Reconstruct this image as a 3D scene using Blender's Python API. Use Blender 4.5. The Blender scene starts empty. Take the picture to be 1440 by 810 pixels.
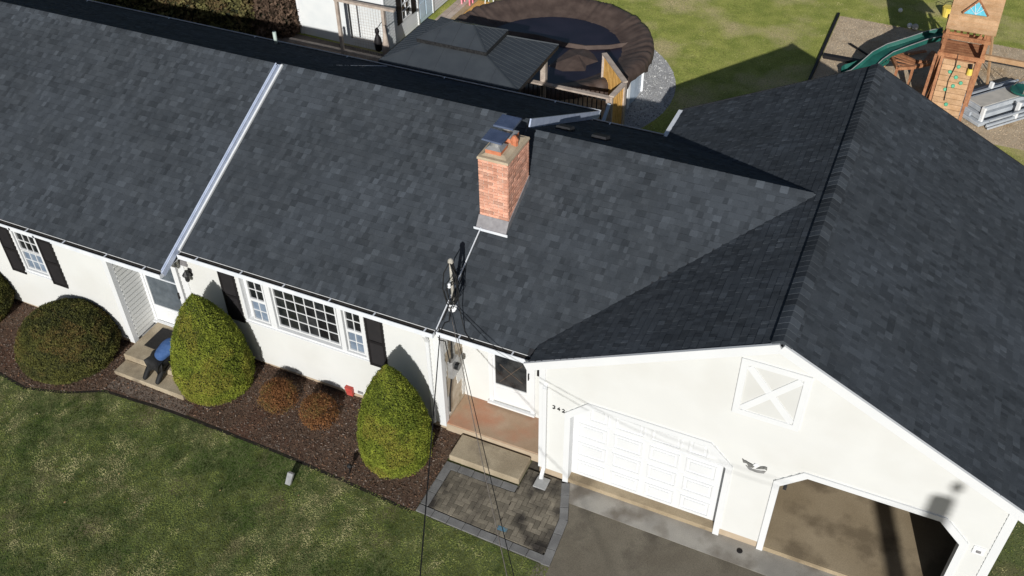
import bpy, bmesh, math, random
import numpy as np
from mathutils import Vector, Matrix
random.seed(7); rng = np.random.default_rng(7)
S = bpy.context.scene; COL = S.collection
R = math.radians
# ---------------------------------------------------------------- camera
YAW, PITCH, ROLL, FPX = R(-24.806), R(-40.668), R(-0.773), 1359.3
CAM = Vector((4.648, -11.245, 15.251))
cd = bpy.data.cameras.new('camera'); cam = bpy.data.objects.new('camera', cd); COL.objects.link(cam)
fw = Vector((math.sin(YAW)*math.cos(PITCH), math.cos(YAW)*math.cos(PITCH), math.sin(PITCH)))
r0 = Vector((math.cos(YAW), -math.sin(YAW), 0)); u0 = r0.cross(fw)
RT = r0*math.cos(ROLL)+u0*math.sin(ROLL); UP = -r0*math.sin(ROLL)+u0*math.cos(ROLL)
m = Matrix((RT, UP, -fw)).transposed().to_4x4(); m.translation = CAM; cam.matrix_world = m
cd.sensor_width = 36; cd.lens = FPX/1440*36; cd.clip_end = 2000; cd.clip_start = .1
S.camera = cam
def px(p):
    d = Vector(p)-CAM; w = d.dot(fw)
    return 720+FPX*d.dot(RT)/w, 405-FPX*d.dot(UP)/w, w
# ---------------------------------------------------------------- light
S.view_settings.view_transform = 'Standard'; S.view_settings.look = 'None'
S.view_settings.exposure = 0; S.view_settings.gamma = 1
SD = Vector((-.262, .875, -.413)).normalized()
w = bpy.data.worlds.new('World'); S.world = w; w.use_nodes = True
nt = w.node_tree; bg = nt.nodes['Background']; sky = nt.nodes.new('ShaderNodeTexSky')
sky.sky_type = 'NISHITA'; sky.sun_disc = False; sky.sun_elevation = R(24.4); sky.sun_rotation = R(163.3)
nt.links.new(sky.outputs[0], bg.inputs[0]); bg.inputs[1].default_value = .05
ld = bpy.data.lights.new('sun', 'SUN'); ld.energy = 4.4; ld.angle = R(.4); ld.color = (1, .985, .95)
lo = bpy.data.objects.new('sun', ld); COL.objects.link(lo)
lo.rotation_euler = SD.to_track_quat('-Z', 'Y').to_euler(); lo.location = (20, -40, 30)
# ---------------------------------------------------------------- helpers
def mat(name, c1, c2=None, scale=6, rough=.8, tone=False, col=False, bump=0, bscale=60, metal=0, fine=0, c3=None, s3=1.2, spec=.3, stretch=None, rnd=0, t3=.55, trans=0):
    m = bpy.data.materials.new(name); m.use_nodes = True; n = m.node_tree.nodes; L = m.node_tree.links
    b = n['Principled BSDF']; b.inputs['Roughness'].default_value = rough; b.inputs['Metallic'].default_value = metal
    b.inputs['Specular IOR Level'].default_value = spec
    tc = n.new('ShaderNodeNewGeometry').outputs['Position']
    if stretch:
        mp = n.new('ShaderNodeMapping'); mp.inputs['Scale'].default_value = stretch; L.new(tc, mp.inputs[0]); tc = mp.outputs[0]
    def noise(s, d=3):
        t = n.new('ShaderNodeTexNoise'); t.inputs['Scale'].default_value = s; t.inputs['Detail'].default_value = d
        L.new(tc, t.inputs['Vector']); return t.outputs[0]
    def mix(f, a, bb, typ='MIX'):
        x = n.new('ShaderNodeMix'); x.data_type = 'RGBA'; x.blend_type = typ
        if hasattr(f, 'is_output'): L.new(f, x.inputs[0])
        else: x.inputs[0].default_value = f
        for v, i in ((a, 6), (bb, 7)):
            if isinstance(v, (tuple, list)): x.inputs[i].default_value = (*v[:3], 1)
            else: L.new(v, x.inputs[i])
        return x.outputs[2]
    def ramp(f, a, bb):
        x = n.new('ShaderNodeMapRange'); x.inputs[1].default_value = a; x.inputs[2].default_value = bb; L.new(f, x.inputs[0]); return x.outputs[0]
    c = mix(ramp(noise(scale), .35, .65), c1, c2 or c1)
    if c3: c = mix(ramp(noise(s3, 5), t3, t3+.17), c, c3)
    if col:
        a = n.new('ShaderNodeAttribute'); a.attribute_name = 'col'; c = mix(1, c, a.outputs['Color'], 'MULTIPLY')
    if tone:
        a = n.new('ShaderNodeAttribute'); a.attribute_name = 'tone'; c = mix(1, c, a.outputs['Color'], 'MULTIPLY')
    if rnd:
        oi = n.new('ShaderNodeObjectInfo'); mr = n.new('ShaderNodeMapRange'); mr.inputs[3].default_value = 1-rnd; mr.inputs[4].default_value = 1+rnd
        L.new(oi.outputs['Random'], mr.inputs[0]); c = mix(1, c, mr.outputs[0], 'MULTIPLY')
    if fine:
        mr = n.new('ShaderNodeMapRange'); mr.inputs[1].default_value = .3; mr.inputs[2].default_value = .7
        mr.inputs[3].default_value = 1-fine; mr.inputs[4].default_value = 1+fine
        L.new(noise(bscale, 2), mr.inputs[0]); c = mix(1, c, mr.outputs[0], 'MULTIPLY')
    L.new(c, b.inputs['Base Color'])
    if bump:
        bp = n.new('ShaderNodeBump'); bp.inputs['Strength'].default_value = bump; bp.inputs['Distance'].default_value = .02
        L.new(noise(bscale, 4), bp.inputs['Height']); L.new(bp.outputs[0], b.inputs['Normal'])
    if trans:
        tr_ = n.new('ShaderNodeBsdfTranslucent'); L.new(c, tr_.inputs[0]); ms_ = n.new('ShaderNodeMixShader'); ms_.inputs[0].default_value = trans
        L.new(b.outputs[0], ms_.inputs[1]); L.new(tr_.outputs[0], ms_.inputs[2]); L.new(ms_.outputs[0], n['Material Output'].inputs[0])
    return m
def origin(o):
    v = Vector((0, 0, 0))
    while o is not None: v += o.location; o = o.parent
    return v
def meta(o, label=None, cat=None, group=None, kind=None):
    if label: o['label'] = label
    if cat: o['category'] = cat
    if group: o['group'] = group
    if kind: o['kind'] = kind
    return o
def thing(name, loc, label, cat, group=None, kind=None):
    o = bpy.data.objects.new(name, None); COL.objects.link(o); o.location = loc; o.empty_display_size = .1
    return meta(o, label, cat, group, kind)
def link(name, me, parent=None, loc=None, rot=None):
    o = bpy.data.objects.new(name, me); COL.objects.link(o)
    if parent: o.parent = parent
    if loc is not None: o.location = Vector(loc)-(origin(parent) if parent else Vector((0, 0, 0)))
    if rot is not None: o.rotation_mode = 'QUATERNION'; o.rotation_quaternion = rot
    return o
class MB:
    def __init__(s): s.v = []; s.f = []; s.t = []
    def face(s, pts, tone=1.):
        i = len(s.v); s.v += [tuple(p) for p in pts]; s.f.append(tuple(range(i, i+len(pts)))); s.t.append(tone)
    def hexa(s, p, tone=1.):   # 8 points: bottom 4 ccw, top 4 ccw
        i = len(s.v); s.v += [tuple(q) for q in p]
        for f in ((3, 2, 1, 0), (4, 5, 6, 7), (0, 1, 5, 4), (1, 2, 6, 5), (2, 3, 7, 6), (3, 0, 4, 7)):
            s.f.append(tuple(i+k for k in f)); s.t.append(tone)
        return s
    def box(s, x0, x1, y0, y1, z0, z1, tone=1.):
        return s.hexa([(x0, y0, z0), (x1, y0, z0), (x1, y1, z0), (x0, y1, z0), (x0, y0, z1), (x1, y0, z1), (x1, y1, z1), (x0, y1, z1)], tone)
    def beam(s, a, b, w, h, tone=1., up=(0, 0, 1)):   # oriented bar from a to b
        a, b = Vector(a), Vector(b); d = (b-a).normalized(); u = Vector(up)
        if abs(d.dot(u)) > .98: u = Vector((0, 1, 0))
        sd = d.cross(u).normalized(); u = sd.cross(d)
        q = []
        for p in (a, b):
            q += [p-sd*w/2-u*h/2, p+sd*w/2-u*h/2, p+sd*w/2+u*h/2, p-sd*w/2+u*h/2]
        return s.hexa(q, tone)
    def prism(s, pts, off, tone=1.):   # polygon extruded by off
        o = Vector(off); n = len(pts); i = len(s.v)
        s.v += [tuple(Vector(p)) for p in pts]+[tuple(Vector(p)+o) for p in pts]
        s.f.append(tuple(range(i+n-1, i-1, -1))); s.f.append(tuple(range(i+n, i+2*n))); s.t += [tone, tone]
        for k in range(n):
            j = (k+1) % n; s.f.append((i+k, i+j, i+n+j, i+n+k)); s.t.append(tone)
        return s
    def tube(s, path, r, n=8, tone=1., cap=True):
        path = [Vector(p) for p in path]; rr = r if isinstance(r, (list, tuple)) else [r]*len(path)
        i0 = len(s.v); ref = None
        for k, p in enumerate(path):
            d = (path[min(k+1, len(path)-1)]-path[max(k-1, 0)]).normalized()
            if ref is None: ref = d.orthogonal().normalized()
            ref = (ref-d*ref.dot(d)).normalized(); b = d.cross(ref)
            for j in range(n):
                a = 2*math.pi*j/n; s.v.append(tuple(p+(ref*math.cos(a)+b*math.sin(a))*rr[k]))
        for k in range(len(path)-1):
            for j in range(n):
                a = i0+k*n+j; b = i0+k*n+(j+1) % n; s.f.append((a, b, b+n, a+n)); s.t.append(tone)
        if cap:
            s.f.append(tuple(i0+j for j in range(n-1, -1, -1))); s.f.append(tuple(i0+(len(path)-1)*n+j for j in range(n))); s.t += [tone, tone]
        return s
    def lathe(s, c, prof, n=24, tone=1.):   # prof [(r,z)]
        return s.tube([(c[0], c[1], c[2]+z) for r_, z in prof], [max(r_, .001) for r_, z in prof], n, tone)
    def build(s, name, m, parent=None, smooth=False, org=None, bevel=0):
        o3 = origin(parent) if parent else (Vector(org) if org else Vector((0, 0, 0)))
        me = bpy.data.meshes.new(name)
        me.from_pydata([(x-o3.x, y-o3.y, z-o3.z) for x, y, z in s.v], [], s.f)
        if any(t != 1. for t in s.t):
            a = me.attributes.new('tone', 'FLOAT', 'FACE'); a.data.foreach_set('value', s.t)
        else:
            a = me.attributes.new('tone', 'FLOAT', 'FACE'); a.data.foreach_set('value', [1.]*len(s.f))
        me.materials.append(m)
        bm = bmesh.new(); bm.from_mesh(me)
        if bevel: bmesh.ops.bevel(bm, geom=bm.edges[:], offset=bevel, segments=1, affect='EDGES')
        bmesh.ops.recalc_face_normals(bm, faces=bm.faces); bm.to_mesh(me); bm.free()
        if smooth: me.shade_smooth()
        o = bpy.data.objects.new(name, me); COL.objects.link(o)
        if parent: o.parent = parent
        elif org: o.location = o3
        return o
def gz(x): return min(max(-x-1, 0)*.022, .33)
def vnoise(x, y, s, seed=0):
    g = np.random.default_rng(seed).random((64, 64)); x = np.asarray(x)*s; y = np.asarray(y)*s
    xi = np.floor(x).astype(int); yi = np.floor(y).astype(int); fx = x-xi; fy = y-yi; fx = fx*fx*(3-2*fx); fy = fy*fy*(3-2*fy)
    a = g[xi % 64, yi % 64]; b = g[(xi+1) % 64, yi % 64]; c = g[xi % 64, (yi+1) % 64]; d = g[(xi+1) % 64, (yi+1) % 64]
    return (a*(1-fx)+b*fx)*(1-fy)+(c*(1-fx)+d*fx)*fy
def fbm(x, y, s, seed=0): return (vnoise(x, y, s, seed)*.5+vnoise(x, y, s*2.1, seed+1)*.28+vnoise(x, y, s*4.3, seed+2)*.22)
def npmesh(name, V, F, m, cols=None, parent=None, smooth=False):
    o3 = origin(parent) if parent else Vector((0, 0, 0)); V = V-np.array(o3)
    me = bpy.data.meshes.new(name); k = F.shape[1]
    me.vertices.add(len(V)); me.vertices.foreach_set('co', V.astype(np.float32).ravel())
    me.loops.add(F.size); me.loops.foreach_set('vertex_index', F.astype(np.int32).ravel())
    me.polygons.add(len(F)); me.polygons.foreach_set('loop_start', np.arange(0, F.size, k, dtype=np.int32))
    me.update(calc_edges=True)
    if cols is not None:
        a = me.attributes.new('col', 'FLOAT_COLOR', 'FACE')
        a.data.foreach_set('color', np.concatenate([cols, np.ones((len(cols), 1))], 1).astype(np.float32).ravel())
    me.materials.append(m); me.validate()
    if smooth: me.shade_smooth()
    o = bpy.data.objects.new(name, me); COL.objects.link(o)
    if parent: o.parent = parent
    return o
def inpoly(x, y, P):
    ins = np.zeros(len(x), bool); n = len(P)
    for i in range(n):
        x0, y0 = P[i]; x1, y1 = P[(i+1) % n]
        c = ((y0 > y) != (y1 > y)) & (x < (x1-x0)*(y-y0)/((y1-y0) or 1e-9)+x0); ins ^= c
    return ins
def sheet(name, poly, m, off=.004, label=None, kind='structure', thick=None):
    """a flat polygon laid on the ground, split at the two kinks of the grade"""
    xs = sorted({min(p[0] for p in poly), max(p[0] for p in poly), *[x for x in (-1., -16.) if min(p[0] for p in poly) < x < max(p[0] for p in poly)]})
    bm = bmesh.new(); bm.faces.new([bm.verts.new((x, y, 0)) for x, y in poly])
    for x in xs[1:-1]:
        bmesh.ops.bisect_plane(bm, geom=bm.verts[:]+bm.edges[:]+bm.faces[:], plane_co=(x, 0, 0), plane_no=(1, 0, 0))
    for v in bm.verts: v.co.z = gz(v.co.x)+off
    bmesh.ops.recalc_face_normals(bm, faces=bm.faces)
    for f in bm.faces:
        if f.normal.z < 0: f.normal_flip()
    if thick:
        g = bmesh.ops.extrude_face_region(bm, geom=bm.faces[:]);
        for v in [e for e in g['geom'] if isinstance(e, bmesh.types.BMVert)]: v.co.z += thick
        bmesh.ops.recalc_face_normals(bm, faces=bm.faces)
    me = bpy.data.meshes.new(name); bm.to_mesh(me); bm.free(); me.materials.append(m)
    o = bpy.data.objects.new(name, me); COL.objects.link(o); return meta(o, label, None, None, kind)
# ---------------------------------------------------------------- materials
M = {}
M['shingle'] = mat('asphalt_shingle', (.046, .053, .062), (.059, .067, .077), 3, .92, tone=True, c3=(.060, .069, .081), s3=.7, t3=.48, fine=.3, bscale=160, bump=.15, spec=.06)
M['shingle_piece'] = mat('asphalt_shingle_piece', (.046, .053, .062), (.059, .067, .077), 3, .92, tone=True, c3=(.060, .069, .081), s3=.7, t3=.48, fine=.3, bscale=160, spec=.06)
M['felt'] = mat('roof_underlay', (.02, .022, .025), (.03, .03, .034), 8, .95)
M['siding'] = mat('cream_vinyl_siding', (.605, .607, .590), (.625, .627, .610), 1.5, .55, c3=(.585, .583, .56), s3=.7, t3=.5, bump=.03, bscale=20)
M['siding_grey'] = mat('white_vinyl_siding', (.62, .64, .64), (.68, .69, .68), 2, .5)
M['trim'] = mat('white_painted_trim', (.675, .685, .695), (.70, .71, .72), 2, .45)
M['rake_metal'] = mat('sky_tinted_aluminium', (.40, .46, .60), (.50, .56, .70), 5, .35, spec=.5)  # white metal with the blue of the reflected sky put into its colour
M['alu'] = mat('white_aluminium', (.66, .69, .74), (.75, .77, .80), 4, .35, spec=.5)
M['gutter_shade'] = mat('painted_gutter_shade', (.02, .018, .016), (.045, .04, .035), 12, .9)  # near-black colour painted for the shade inside the gutters
M['glass'] = mat('dark_window_glass', (.010, .012, .014), (.030, .032, .034), 5, .08, spec=.5, rnd=.5)
M['screen'] = mat('insect_screen', (.13, .17, .23), (.20, .25, .32), 5, .5, rnd=.15)  # blue-grey reflection on the screened panes is painted into the colour
M['storm'] = mat('storm_door_glass', (.06, .075, .09), (.10, .12, .14), 5, .2, spec=.5)  # colour carries the glass's bluish-grey reflection
M['black'] = mat('black_paint', (.010, .009, .010), (.014, .012, .013), 5, .6)
M['metal_black'] = mat('black_metal', (.02, .02, .022), (.05, .05, .05), 20, .4, metal=.3)
M['cable'] = mat('cable_sheath', (.01, .01, .011), (.02, .02, .02), 9, .6)
M['concrete'] = mat('pale_concrete', (.30, .245, .17), (.40, .335, .24), 2.2, .9, bump=.1, fine=.2, bscale=70, c3=(.20, .165, .12), s3=2.0)
M['porch'] = mat('rust_stained_concrete', (.36, .25, .165), (.42, .30, .21), 2.5, .9, fine=.08, bump=.06, c3=(.42, .20, .12), s3=1.1, t3=.5)
M['porch_face'] = mat('porch_edge_concrete', (.40, .32, .23), (.46, .37, .27), 3, .9, fine=.08)
M['apron'] = mat('grey_apron_concrete', (.27, .255, .23), (.34, .32, .285), 2, .9, fine=.18, bscale=90, bump=.1, c3=(.17, .15, .125), s3=1.6, t3=.5)
M['asphalt'] = mat('weathered_asphalt', (.125, .108, .082), (.165, .145, .112), 1.2, .92, fine=.35, bscale=130, bump=.2, c3=(.085, .073, .057), s3=1.1, t3=.54)
M['mulch'] = mat('bark_mulch', (.078, .046, .031), (.12, .078, .054), 5, .95, bump=.6, bscale=45, fine=.35, c3=(.11, .055, .035), s3=.8)
M['chip'] = mat('mulch_chip', (1, 1, 1), None, 5, .95, col=True)
M['blade'] = mat('grass_blade', (1, 1, 1), None, 5, .85, col=True, spec=.05)
_n = M['blade'].node_tree; _c = _n.nodes.new('ShaderNodeCombineXYZ'); _c.inputs[2].default_value = 1; _g = _n.nodes.new('ShaderNodeNewGeometry'); _m = _n.nodes.new('ShaderNodeMix'); _m.data_type = 'VECTOR'; _m.inputs[0].default_value = .8
_n.links.new(_g.outputs['Normal'], _m.inputs[4]); _n.links.new(_c.outputs[0], _m.inputs[5]); _n.links.new(_m.outputs[1], _n.nodes['Principled BSDF'].inputs['Normal'])
M['leaf'] = mat('leaf', (1, 1, 1), None, 5, .75, col=True, spec=.1, trans=.25)
M['ground'] = mat('lawn_soil', (.07, .095, .028), (.12, .14, .05), 2.2, .95, c3=(.15, .13, .065), s3=1.2, fine=.4, bscale=40, bump=.3, t3=.56)
M['gravel'] = mat('grey_gravel', (.36, .355, .36), (.46, .455, .45), 20, .9, fine=.35, bscale=60, bump=.5)
M['sand'] = mat('tan_play_chips', (.46, .36, .25), (.56, .45, .32), 2, .95, fine=.25, bscale=50, bump=.5, c3=(.36, .23, .11), s3=.7)
M['sandbed'] = mat('paver_joint_sand', (.05, .045, .038), (.09, .08, .065), 9, .95)
M['paver'] = mat('concrete_paver', (.155, .135, .105), (.20, .175, .135), 4, .9, fine=.25, bscale=80, bump=.1, c3=(.035, .030, .026), s3=1.6, rnd=.30, t3=.47)
M['paver_edge'] = mat('grey_border_paver', (.14, .138, .137), (.185, .183, .18), 5, .9, fine=.2, bscale=80, rnd=.15)
M['paver_blue'] = mat('blue_marked_paver', (.06, .20, .32), (.15, .16, .14), 12, .9, fine=.2)
M['brick'] = mat('red_brick', (.58, .28, .19), (.66, .37, .27), 7, .85, fine=.15, rnd=.3, c3=(.64, .43, .34), s3=2, t3=.6)
M['mortar'] = mat('brick_mortar', (.60, .53, .46), (.72, .66, .58), 6, .9)
M['crown'] = mat('chimney_crown', (.42, .34, .24), (.52, .43, .31), 4, .9, fine=.1)
M['clay'] = mat('clay_flue', (.48, .16, .08), (.56, .22, .12), 8, .85)
M['cap'] = mat('steel_flue_cap', (.17, .21, .32), (.24, .29, .42), 4, .22, metal=.75, c3=(.20, .18, .17), s3=5, t3=.62)  # blue of the mirrored sky is put into the steel's base colour
M['galv'] = mat('galvanised_metal', (.36, .36, .36), (.46, .46, .46), 9, .4, metal=.5)
M['flash'] = mat('lead_flashing', (.22, .21, .22), (.30, .29, .30), 8, .5, metal=.2)
M['wood'] = mat('cedar_wood', (.36, .18, .085), (.46, .25, .13), 6, .8, tone=True, fine=.15, bscale=40, stretch=(1, .2, 1))
M['wood_red'] = mat('stained_play_wood', (.30, .125, .06), (.42, .20, .10), 6, .8, fine=.2, bscale=30, rnd=.12)
M['wood_roof'] = mat('play_roof_wood', (.42, .25, .13), (.52, .33, .19), 5, .8, fine=.12, bscale=30, rnd=.1)
M['wood_yellow'] = mat('golden_fence_wood', (.62, .34, .09), (.72, .43, .14), 6, .75, fine=.15, rnd=.1)
M['wood_grey'] = mat('weathered_grey_wood', (.38, .31, .26), (.50, .42, .35), 5, .85, fine=.2, rnd=.1)
M['deckwood'] = mat('deck_boards', (.34, .25, .15), (.44, .34, .21), 5, .85, fine=.15, rnd=.12)
M['cover'] = mat('brown_pool_cover', (.062, .043, .036), (.098, .070, .058), 3, .65, bump=.2, bscale=9, spec=.3)
M['water'] = mat('puddled_navy_cover', (.010, .008, .015), (.018, .014, .024), 1.2, .3, spec=.4)
M['poolwall'] = mat('pale_blue_pool_wall', (.42, .50, .60), (.48, .56, .66), 4, .4)
M['gazebo'] = mat('grey_steel_roof', (.042, .049, .058), (.050, .058, .067), 3, .5, spec=.4)
M['green'] = mat('green_plastic', (.012, .085, .07), (.02, .12, .095), 4, .4)
M['hold'] = mat('climbing_hold_green', (.05, .34, .20), (.07, .40, .24), 8, .5)
M['blue_tri'] = mat('turquoise_plastic', (.10, .45, .58), (.16, .55, .66), 14, .5)
M['yellow'] = mat('yellow_plastic', (.75, .55, .08), (.80, .62, .15), 8, .5)
M['resin'] = mat('grey_resin', (.36, .39, .43), (.46, .49, .52), 4, .5, fine=.08)
M['resin_top'] = mat('tan_resin_tread', (.46, .44, .40), (.54, .51, .46), 5, .6)
M['lightblue'] = mat('pale_blue_door_paint', (.50, .62, .72), (.55, .67, .76), 3, .5)
M['white_plastic'] = mat('white_plastic', (.75, .76, .77), (.8, .8, .8), 4, .4)
M['pipe'] = mat('pale_vent_pipe', (.42, .50, .46), (.5, .57, .53), 8, .5)
M['mast'] = mat('grey_conduit', (.34, .33, .29), (.48, .44, .38), 14, .45)
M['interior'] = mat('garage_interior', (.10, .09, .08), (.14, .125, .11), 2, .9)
M['garagefloor'] = mat('garage_floor_concrete', (.30, .235, .15), (.38, .305, .205), 1.0, .85, fine=.15, bscale=60, c3=(.20, .155, .10), s3=1.7, t3=.49)
M['stone'] = mat('exposed_sheathing', (.40, .33, .24), (.52, .46, .37), 5, .9, c3=(.30, .25, .17), s3=4)
M['jeans'] = mat('blue_denim', (.035, .085, .22), (.06, .12, .28), 14, .9)
M['shirt'] = mat('grey_green_cotton', (.12, .17, .15), (.16, .21, .18), 10, .9)
M['boot'] = mat('black_rubber', (.012, .012, .013), (.02, .02, .02), 9, .7)
M['skin'] = mat('skin', (.50, .32, .24), (.55, .36, .27), 10, .6)
M['hair'] = mat('dark_hair', (.03, .02, .015), (.05, .035, .025), 30, .7)
M['mat'] = mat('black_door_mat', (.016, .015, .015), (.028, .026, .025), 25, .95)
M['utility'] = mat('utility_pole_wood', (.12, .08, .05), (.18, .13, .09), 5, .9)
M['red'] = mat('red_plastic', (.45, .06, .05), (.5, .09, .07), 9, .5)
M['pink'] = mat('pink_plastic', (.75, .16, .22), (.85, .35, .40), 8, .5)
M['bark'] = mat('bark', (.08, .06, .045), (.12, .09, .07), 12, .95)
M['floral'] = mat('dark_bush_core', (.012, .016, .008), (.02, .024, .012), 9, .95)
# ---------------------------------------------------------------- setting
xs = [-400, -16, -1, 400]
gm = MB()
for a, b in zip(xs, xs[1:]): gm.face([(a, -400, gz(a)), (b, -400, gz(b)), (b, 400, gz(b)), (a, 400, gz(a))])
meta(gm.build('lawn', M['ground']), 'patchy green and tan lawn around the house', None, None, 'structure')

# ---------------------------------------------------------------- house
W, He, SG = 7.895, 3.131, .496
XR = W/2; ZR = He+SG*XR
YM, YL, YB = .209, -.511, 1.102
X1, X0, XL = -2.176, -8.197, -9.634
house = thing('house', (0, 0, 0), 'long cream ranch house with dark shingled roofs, brick chimney and attached two-door garage', 'house')
pieces = []
EXPO = .135
TONES = [.74, .85, .94, 1., 1.07, 1.17, 1.36]; TP = np.array([.08, .19, .22, .22, .16, .10, .03]); TP /= TP.sum()
WID = [.07, .09, .115, .15]
def interval(poly, v):
    xs_ = []; n = len(poly)
    for i in range(n):
        (a, b), (c, d) = poly[i], poly[(i+1) % n]
        if (b-v)*(d-v) < 0: xs_.append(a+(c-a)*(v-b)/(d-b))
    return (min(xs_), max(xs_)) if len(xs_) >= 2 else None
def roof_face(parent, O, U, V, poly, seed, skip=None):
    O, U, V = Vector(O), Vector(U).normalized(), Vector(V).normalized(); N = U.cross(V).normalized()
    if N.z < 0: N = -N
    rg = random.Random(seed)
    sl = MB(); sl.prism([O+U*a+V*b for a, b in poly], -N*.045)
    sl.build('roof_deck', M['felt'], parent)
    mb = MB(); vmax = max(b for a, b in poly); n = int(vmax/EXPO)+1
    for c in range(n):
        v0 = c*EXPO; v1 = min((c+1)*EXPO, vmax)
        i0 = interval(poly, v0+.002); i1 = interval(poly, v1-.002)
        if not i0 or not i1 or v1-v0 < .03: continue
        u = min(i0[0], i1[0])-rg.random()*.2; ue = max(i0[1], i1[1])
        pt = None
        while u < ue:
            wd = rg.choice(WID); ti = rg.choices(range(7), TP)[0]
            if c == n-1: ti = min(6, ti+2)
            h = .012 if (ti % 2 == 0) else .006
            a0, a1 = max(u, i0[0]), min(u+wd, i0[1]); b0, b1 = max(u, i1[0]), min(u+wd, i1[1])
            if a1-a0 > .004 or b1-b0 > .004:
                a1 = max(a1, a0); b1 = max(b1, b0)
                q = [O+U*a+V*b+N*k for a, b, k in ((a0, v0, 0), (a1, v0, 0), (b1, v1, 0), (b0, v1, 0), (a0, v0, h), (a1, v0, h), (b1, v1, .002), (b0, v1, .002))]
                ctr = (q[4]+q[6])/2
                if not (skip and skip(ctr)):
                    full = abs(a0-u) < 1e-6 and abs(b0-u) < 1e-6 and abs(a1-u-wd) < 1e-6 and abs(b1-u-wd) < 1e-6 and abs(v1-v0-EXPO) < 1e-6
                    X, Y, D = px(ctr); face = (CAM-ctr).dot(N) > 0
                    if full and face and 12 < X < 1428 and 8 < Y < 800:
                        pieces.append((wd*EXPO*((CAM-ctr).normalized().dot(N))/D**2, parent, O+U*u+V*v0, (U, V, N), wd, ti, h, q, mb))
                    else:
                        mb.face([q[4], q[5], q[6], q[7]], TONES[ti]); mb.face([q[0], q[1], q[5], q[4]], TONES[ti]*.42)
                        mb.face([q[1], q[2], q[6], q[5]], TONES[ti]); mb.face([q[3], q[0], q[4], q[7]], TONES[ti])
            u += wd
    return mb
roof_mbs = []
def new_roof(label):
    o = link('roof', None, house); o['label'] = label; return o
def V_(a, b): return (Vector(b)-Vector(a))
# left wing
rl = new_roof('roof of the left wing, raised slightly above the middle roof')
yb_, zb_ = 8.711, 2.935
def slope_pair(parent, xa, xb, ye, ze, yr, zr, yk, zk, seed, skip=None, fp=None, bp=None):
    Lf = math.hypot(yr-ye, zr-ze); Lb = math.hypot(yk-yr, zk-zr)
    f = fp or [(0, 0), (xb-xa, 0), (xb-xa, Lf), (0, Lf)]
    roof_mbs.append((parent, roof_face(parent, (xa, ye, ze), (1, 0, 0), (0, yr-ye, zr-ze), f, seed, skip)))
    b = bp or [(0, 0), (xb-xa, 0), (xb-xa, Lb), (0, Lb)]
    roof_mbs.append((parent, roof_face(parent, (xa, yk, zk), (1, 0, 0), (0, yr-yk, zr-zk), b, seed+1, skip)))
slope_pair(rl, -22, X0, -.421, 2.766, 4.281, 5.132, yb_, zb_+.003, 1)
rm = new_roof('roof of the middle section, carrying the chimney at its right edge')
slope_pair(rm, X0, -2.17, .131, 2.905, 4.451, 5.052, yb_, zb_, 11)
rb = new_roof('roof of the porch section between the chimney and the garage')
gz_at = lambda x: He+SG*x if x < XR else He+SG*(W-x)
under = lambda p: p.x > -.5 and p.z < gz_at(p.x)-.02
Lf = math.hypot(4.06, 2.043); Lb = math.hypot(3.812, 1.902)
slope_pair(rb, -2.17, 3.8, .219, 2.905, 4.279, 4.948, 8.091, 3.046, 21, under,
           [(0, 0), (1.95, 0), (5.92, Lf), (0, Lf)], [(0, 0), (2.2, 0), (5.92, Lb), (0, Lb)])
rgar = new_roof('garage roof with its ridge running front to back')
YG0, YG1 = -.06, 9.51; xe0, xe1 = -.22, W+.25
LG = math.hypot(XR-xe0, SG*(XR-xe0)); LG2 = math.hypot(xe1-XR, SG*(xe1-XR))
bz = lambda y: 2.905+.5032*(y-.219) if y < 4.279 else 4.948-.499*(y-4.279)
underb = lambda p: p.x < 3.6 and .22 < p.y < 8.09 and p.z < bz(p.y)-.02
roof_mbs.append((rgar, roof_face(rgar, (xe0, YG0, gz_at(xe0)), (0, 1, 0), (1, 0, SG), [(0, 0), (YG1-YG0, 0), (YG1-YG0, LG), (0, LG)], 31, underb)))
roof_mbs.append((rgar, roof_face(rgar, (xe1, YG0, gz_at(xe1)), (0, 1, 0), (-1, 0, SG), [(0, 0), (YG1-YG0, 0), (YG1-YG0, LG2), (0, LG2)], 41)))
pieces.sort(key=lambda t: -t[0]); cache = {}
for k, (ar, parent, P0, (U, V, N), wd, ti, h, q, mb) in enumerate(pieces):
    if k < 300:
        key = (wd, ti)
        if key not in cache:
            b = MB(); b.hexa([(0, 0, 0), (wd, 0, 0), (wd, EXPO, 0), (0, EXPO, 0), (0, 0, h), (wd, 0, h), (wd, EXPO, .002), (0, EXPO, .002)], TONES[ti])
            o = b.build('shingle', M['shingle_piece']); cache[key] = o.data; bpy.data.objects.remove(o)
        rt = Matrix((U, V, N)).transposed()
        if rt.determinant() < 0:   # mirrored frame: start from the other end
            rt = Matrix((-U, V, N)).transposed(); P0 = P0+U*wd
        link('shingle', cache[key], parent, P0, rt.to_quaternion())
    else:
        t = TONES[ti]
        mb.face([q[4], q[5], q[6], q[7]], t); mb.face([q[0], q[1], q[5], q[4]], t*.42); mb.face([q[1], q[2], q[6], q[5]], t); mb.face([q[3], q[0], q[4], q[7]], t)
for parent, mb in roof_mbs:
    if mb.f: meta(mb.build('shingles', M['shingle'], parent), None, None, None, 'stuff')
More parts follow.
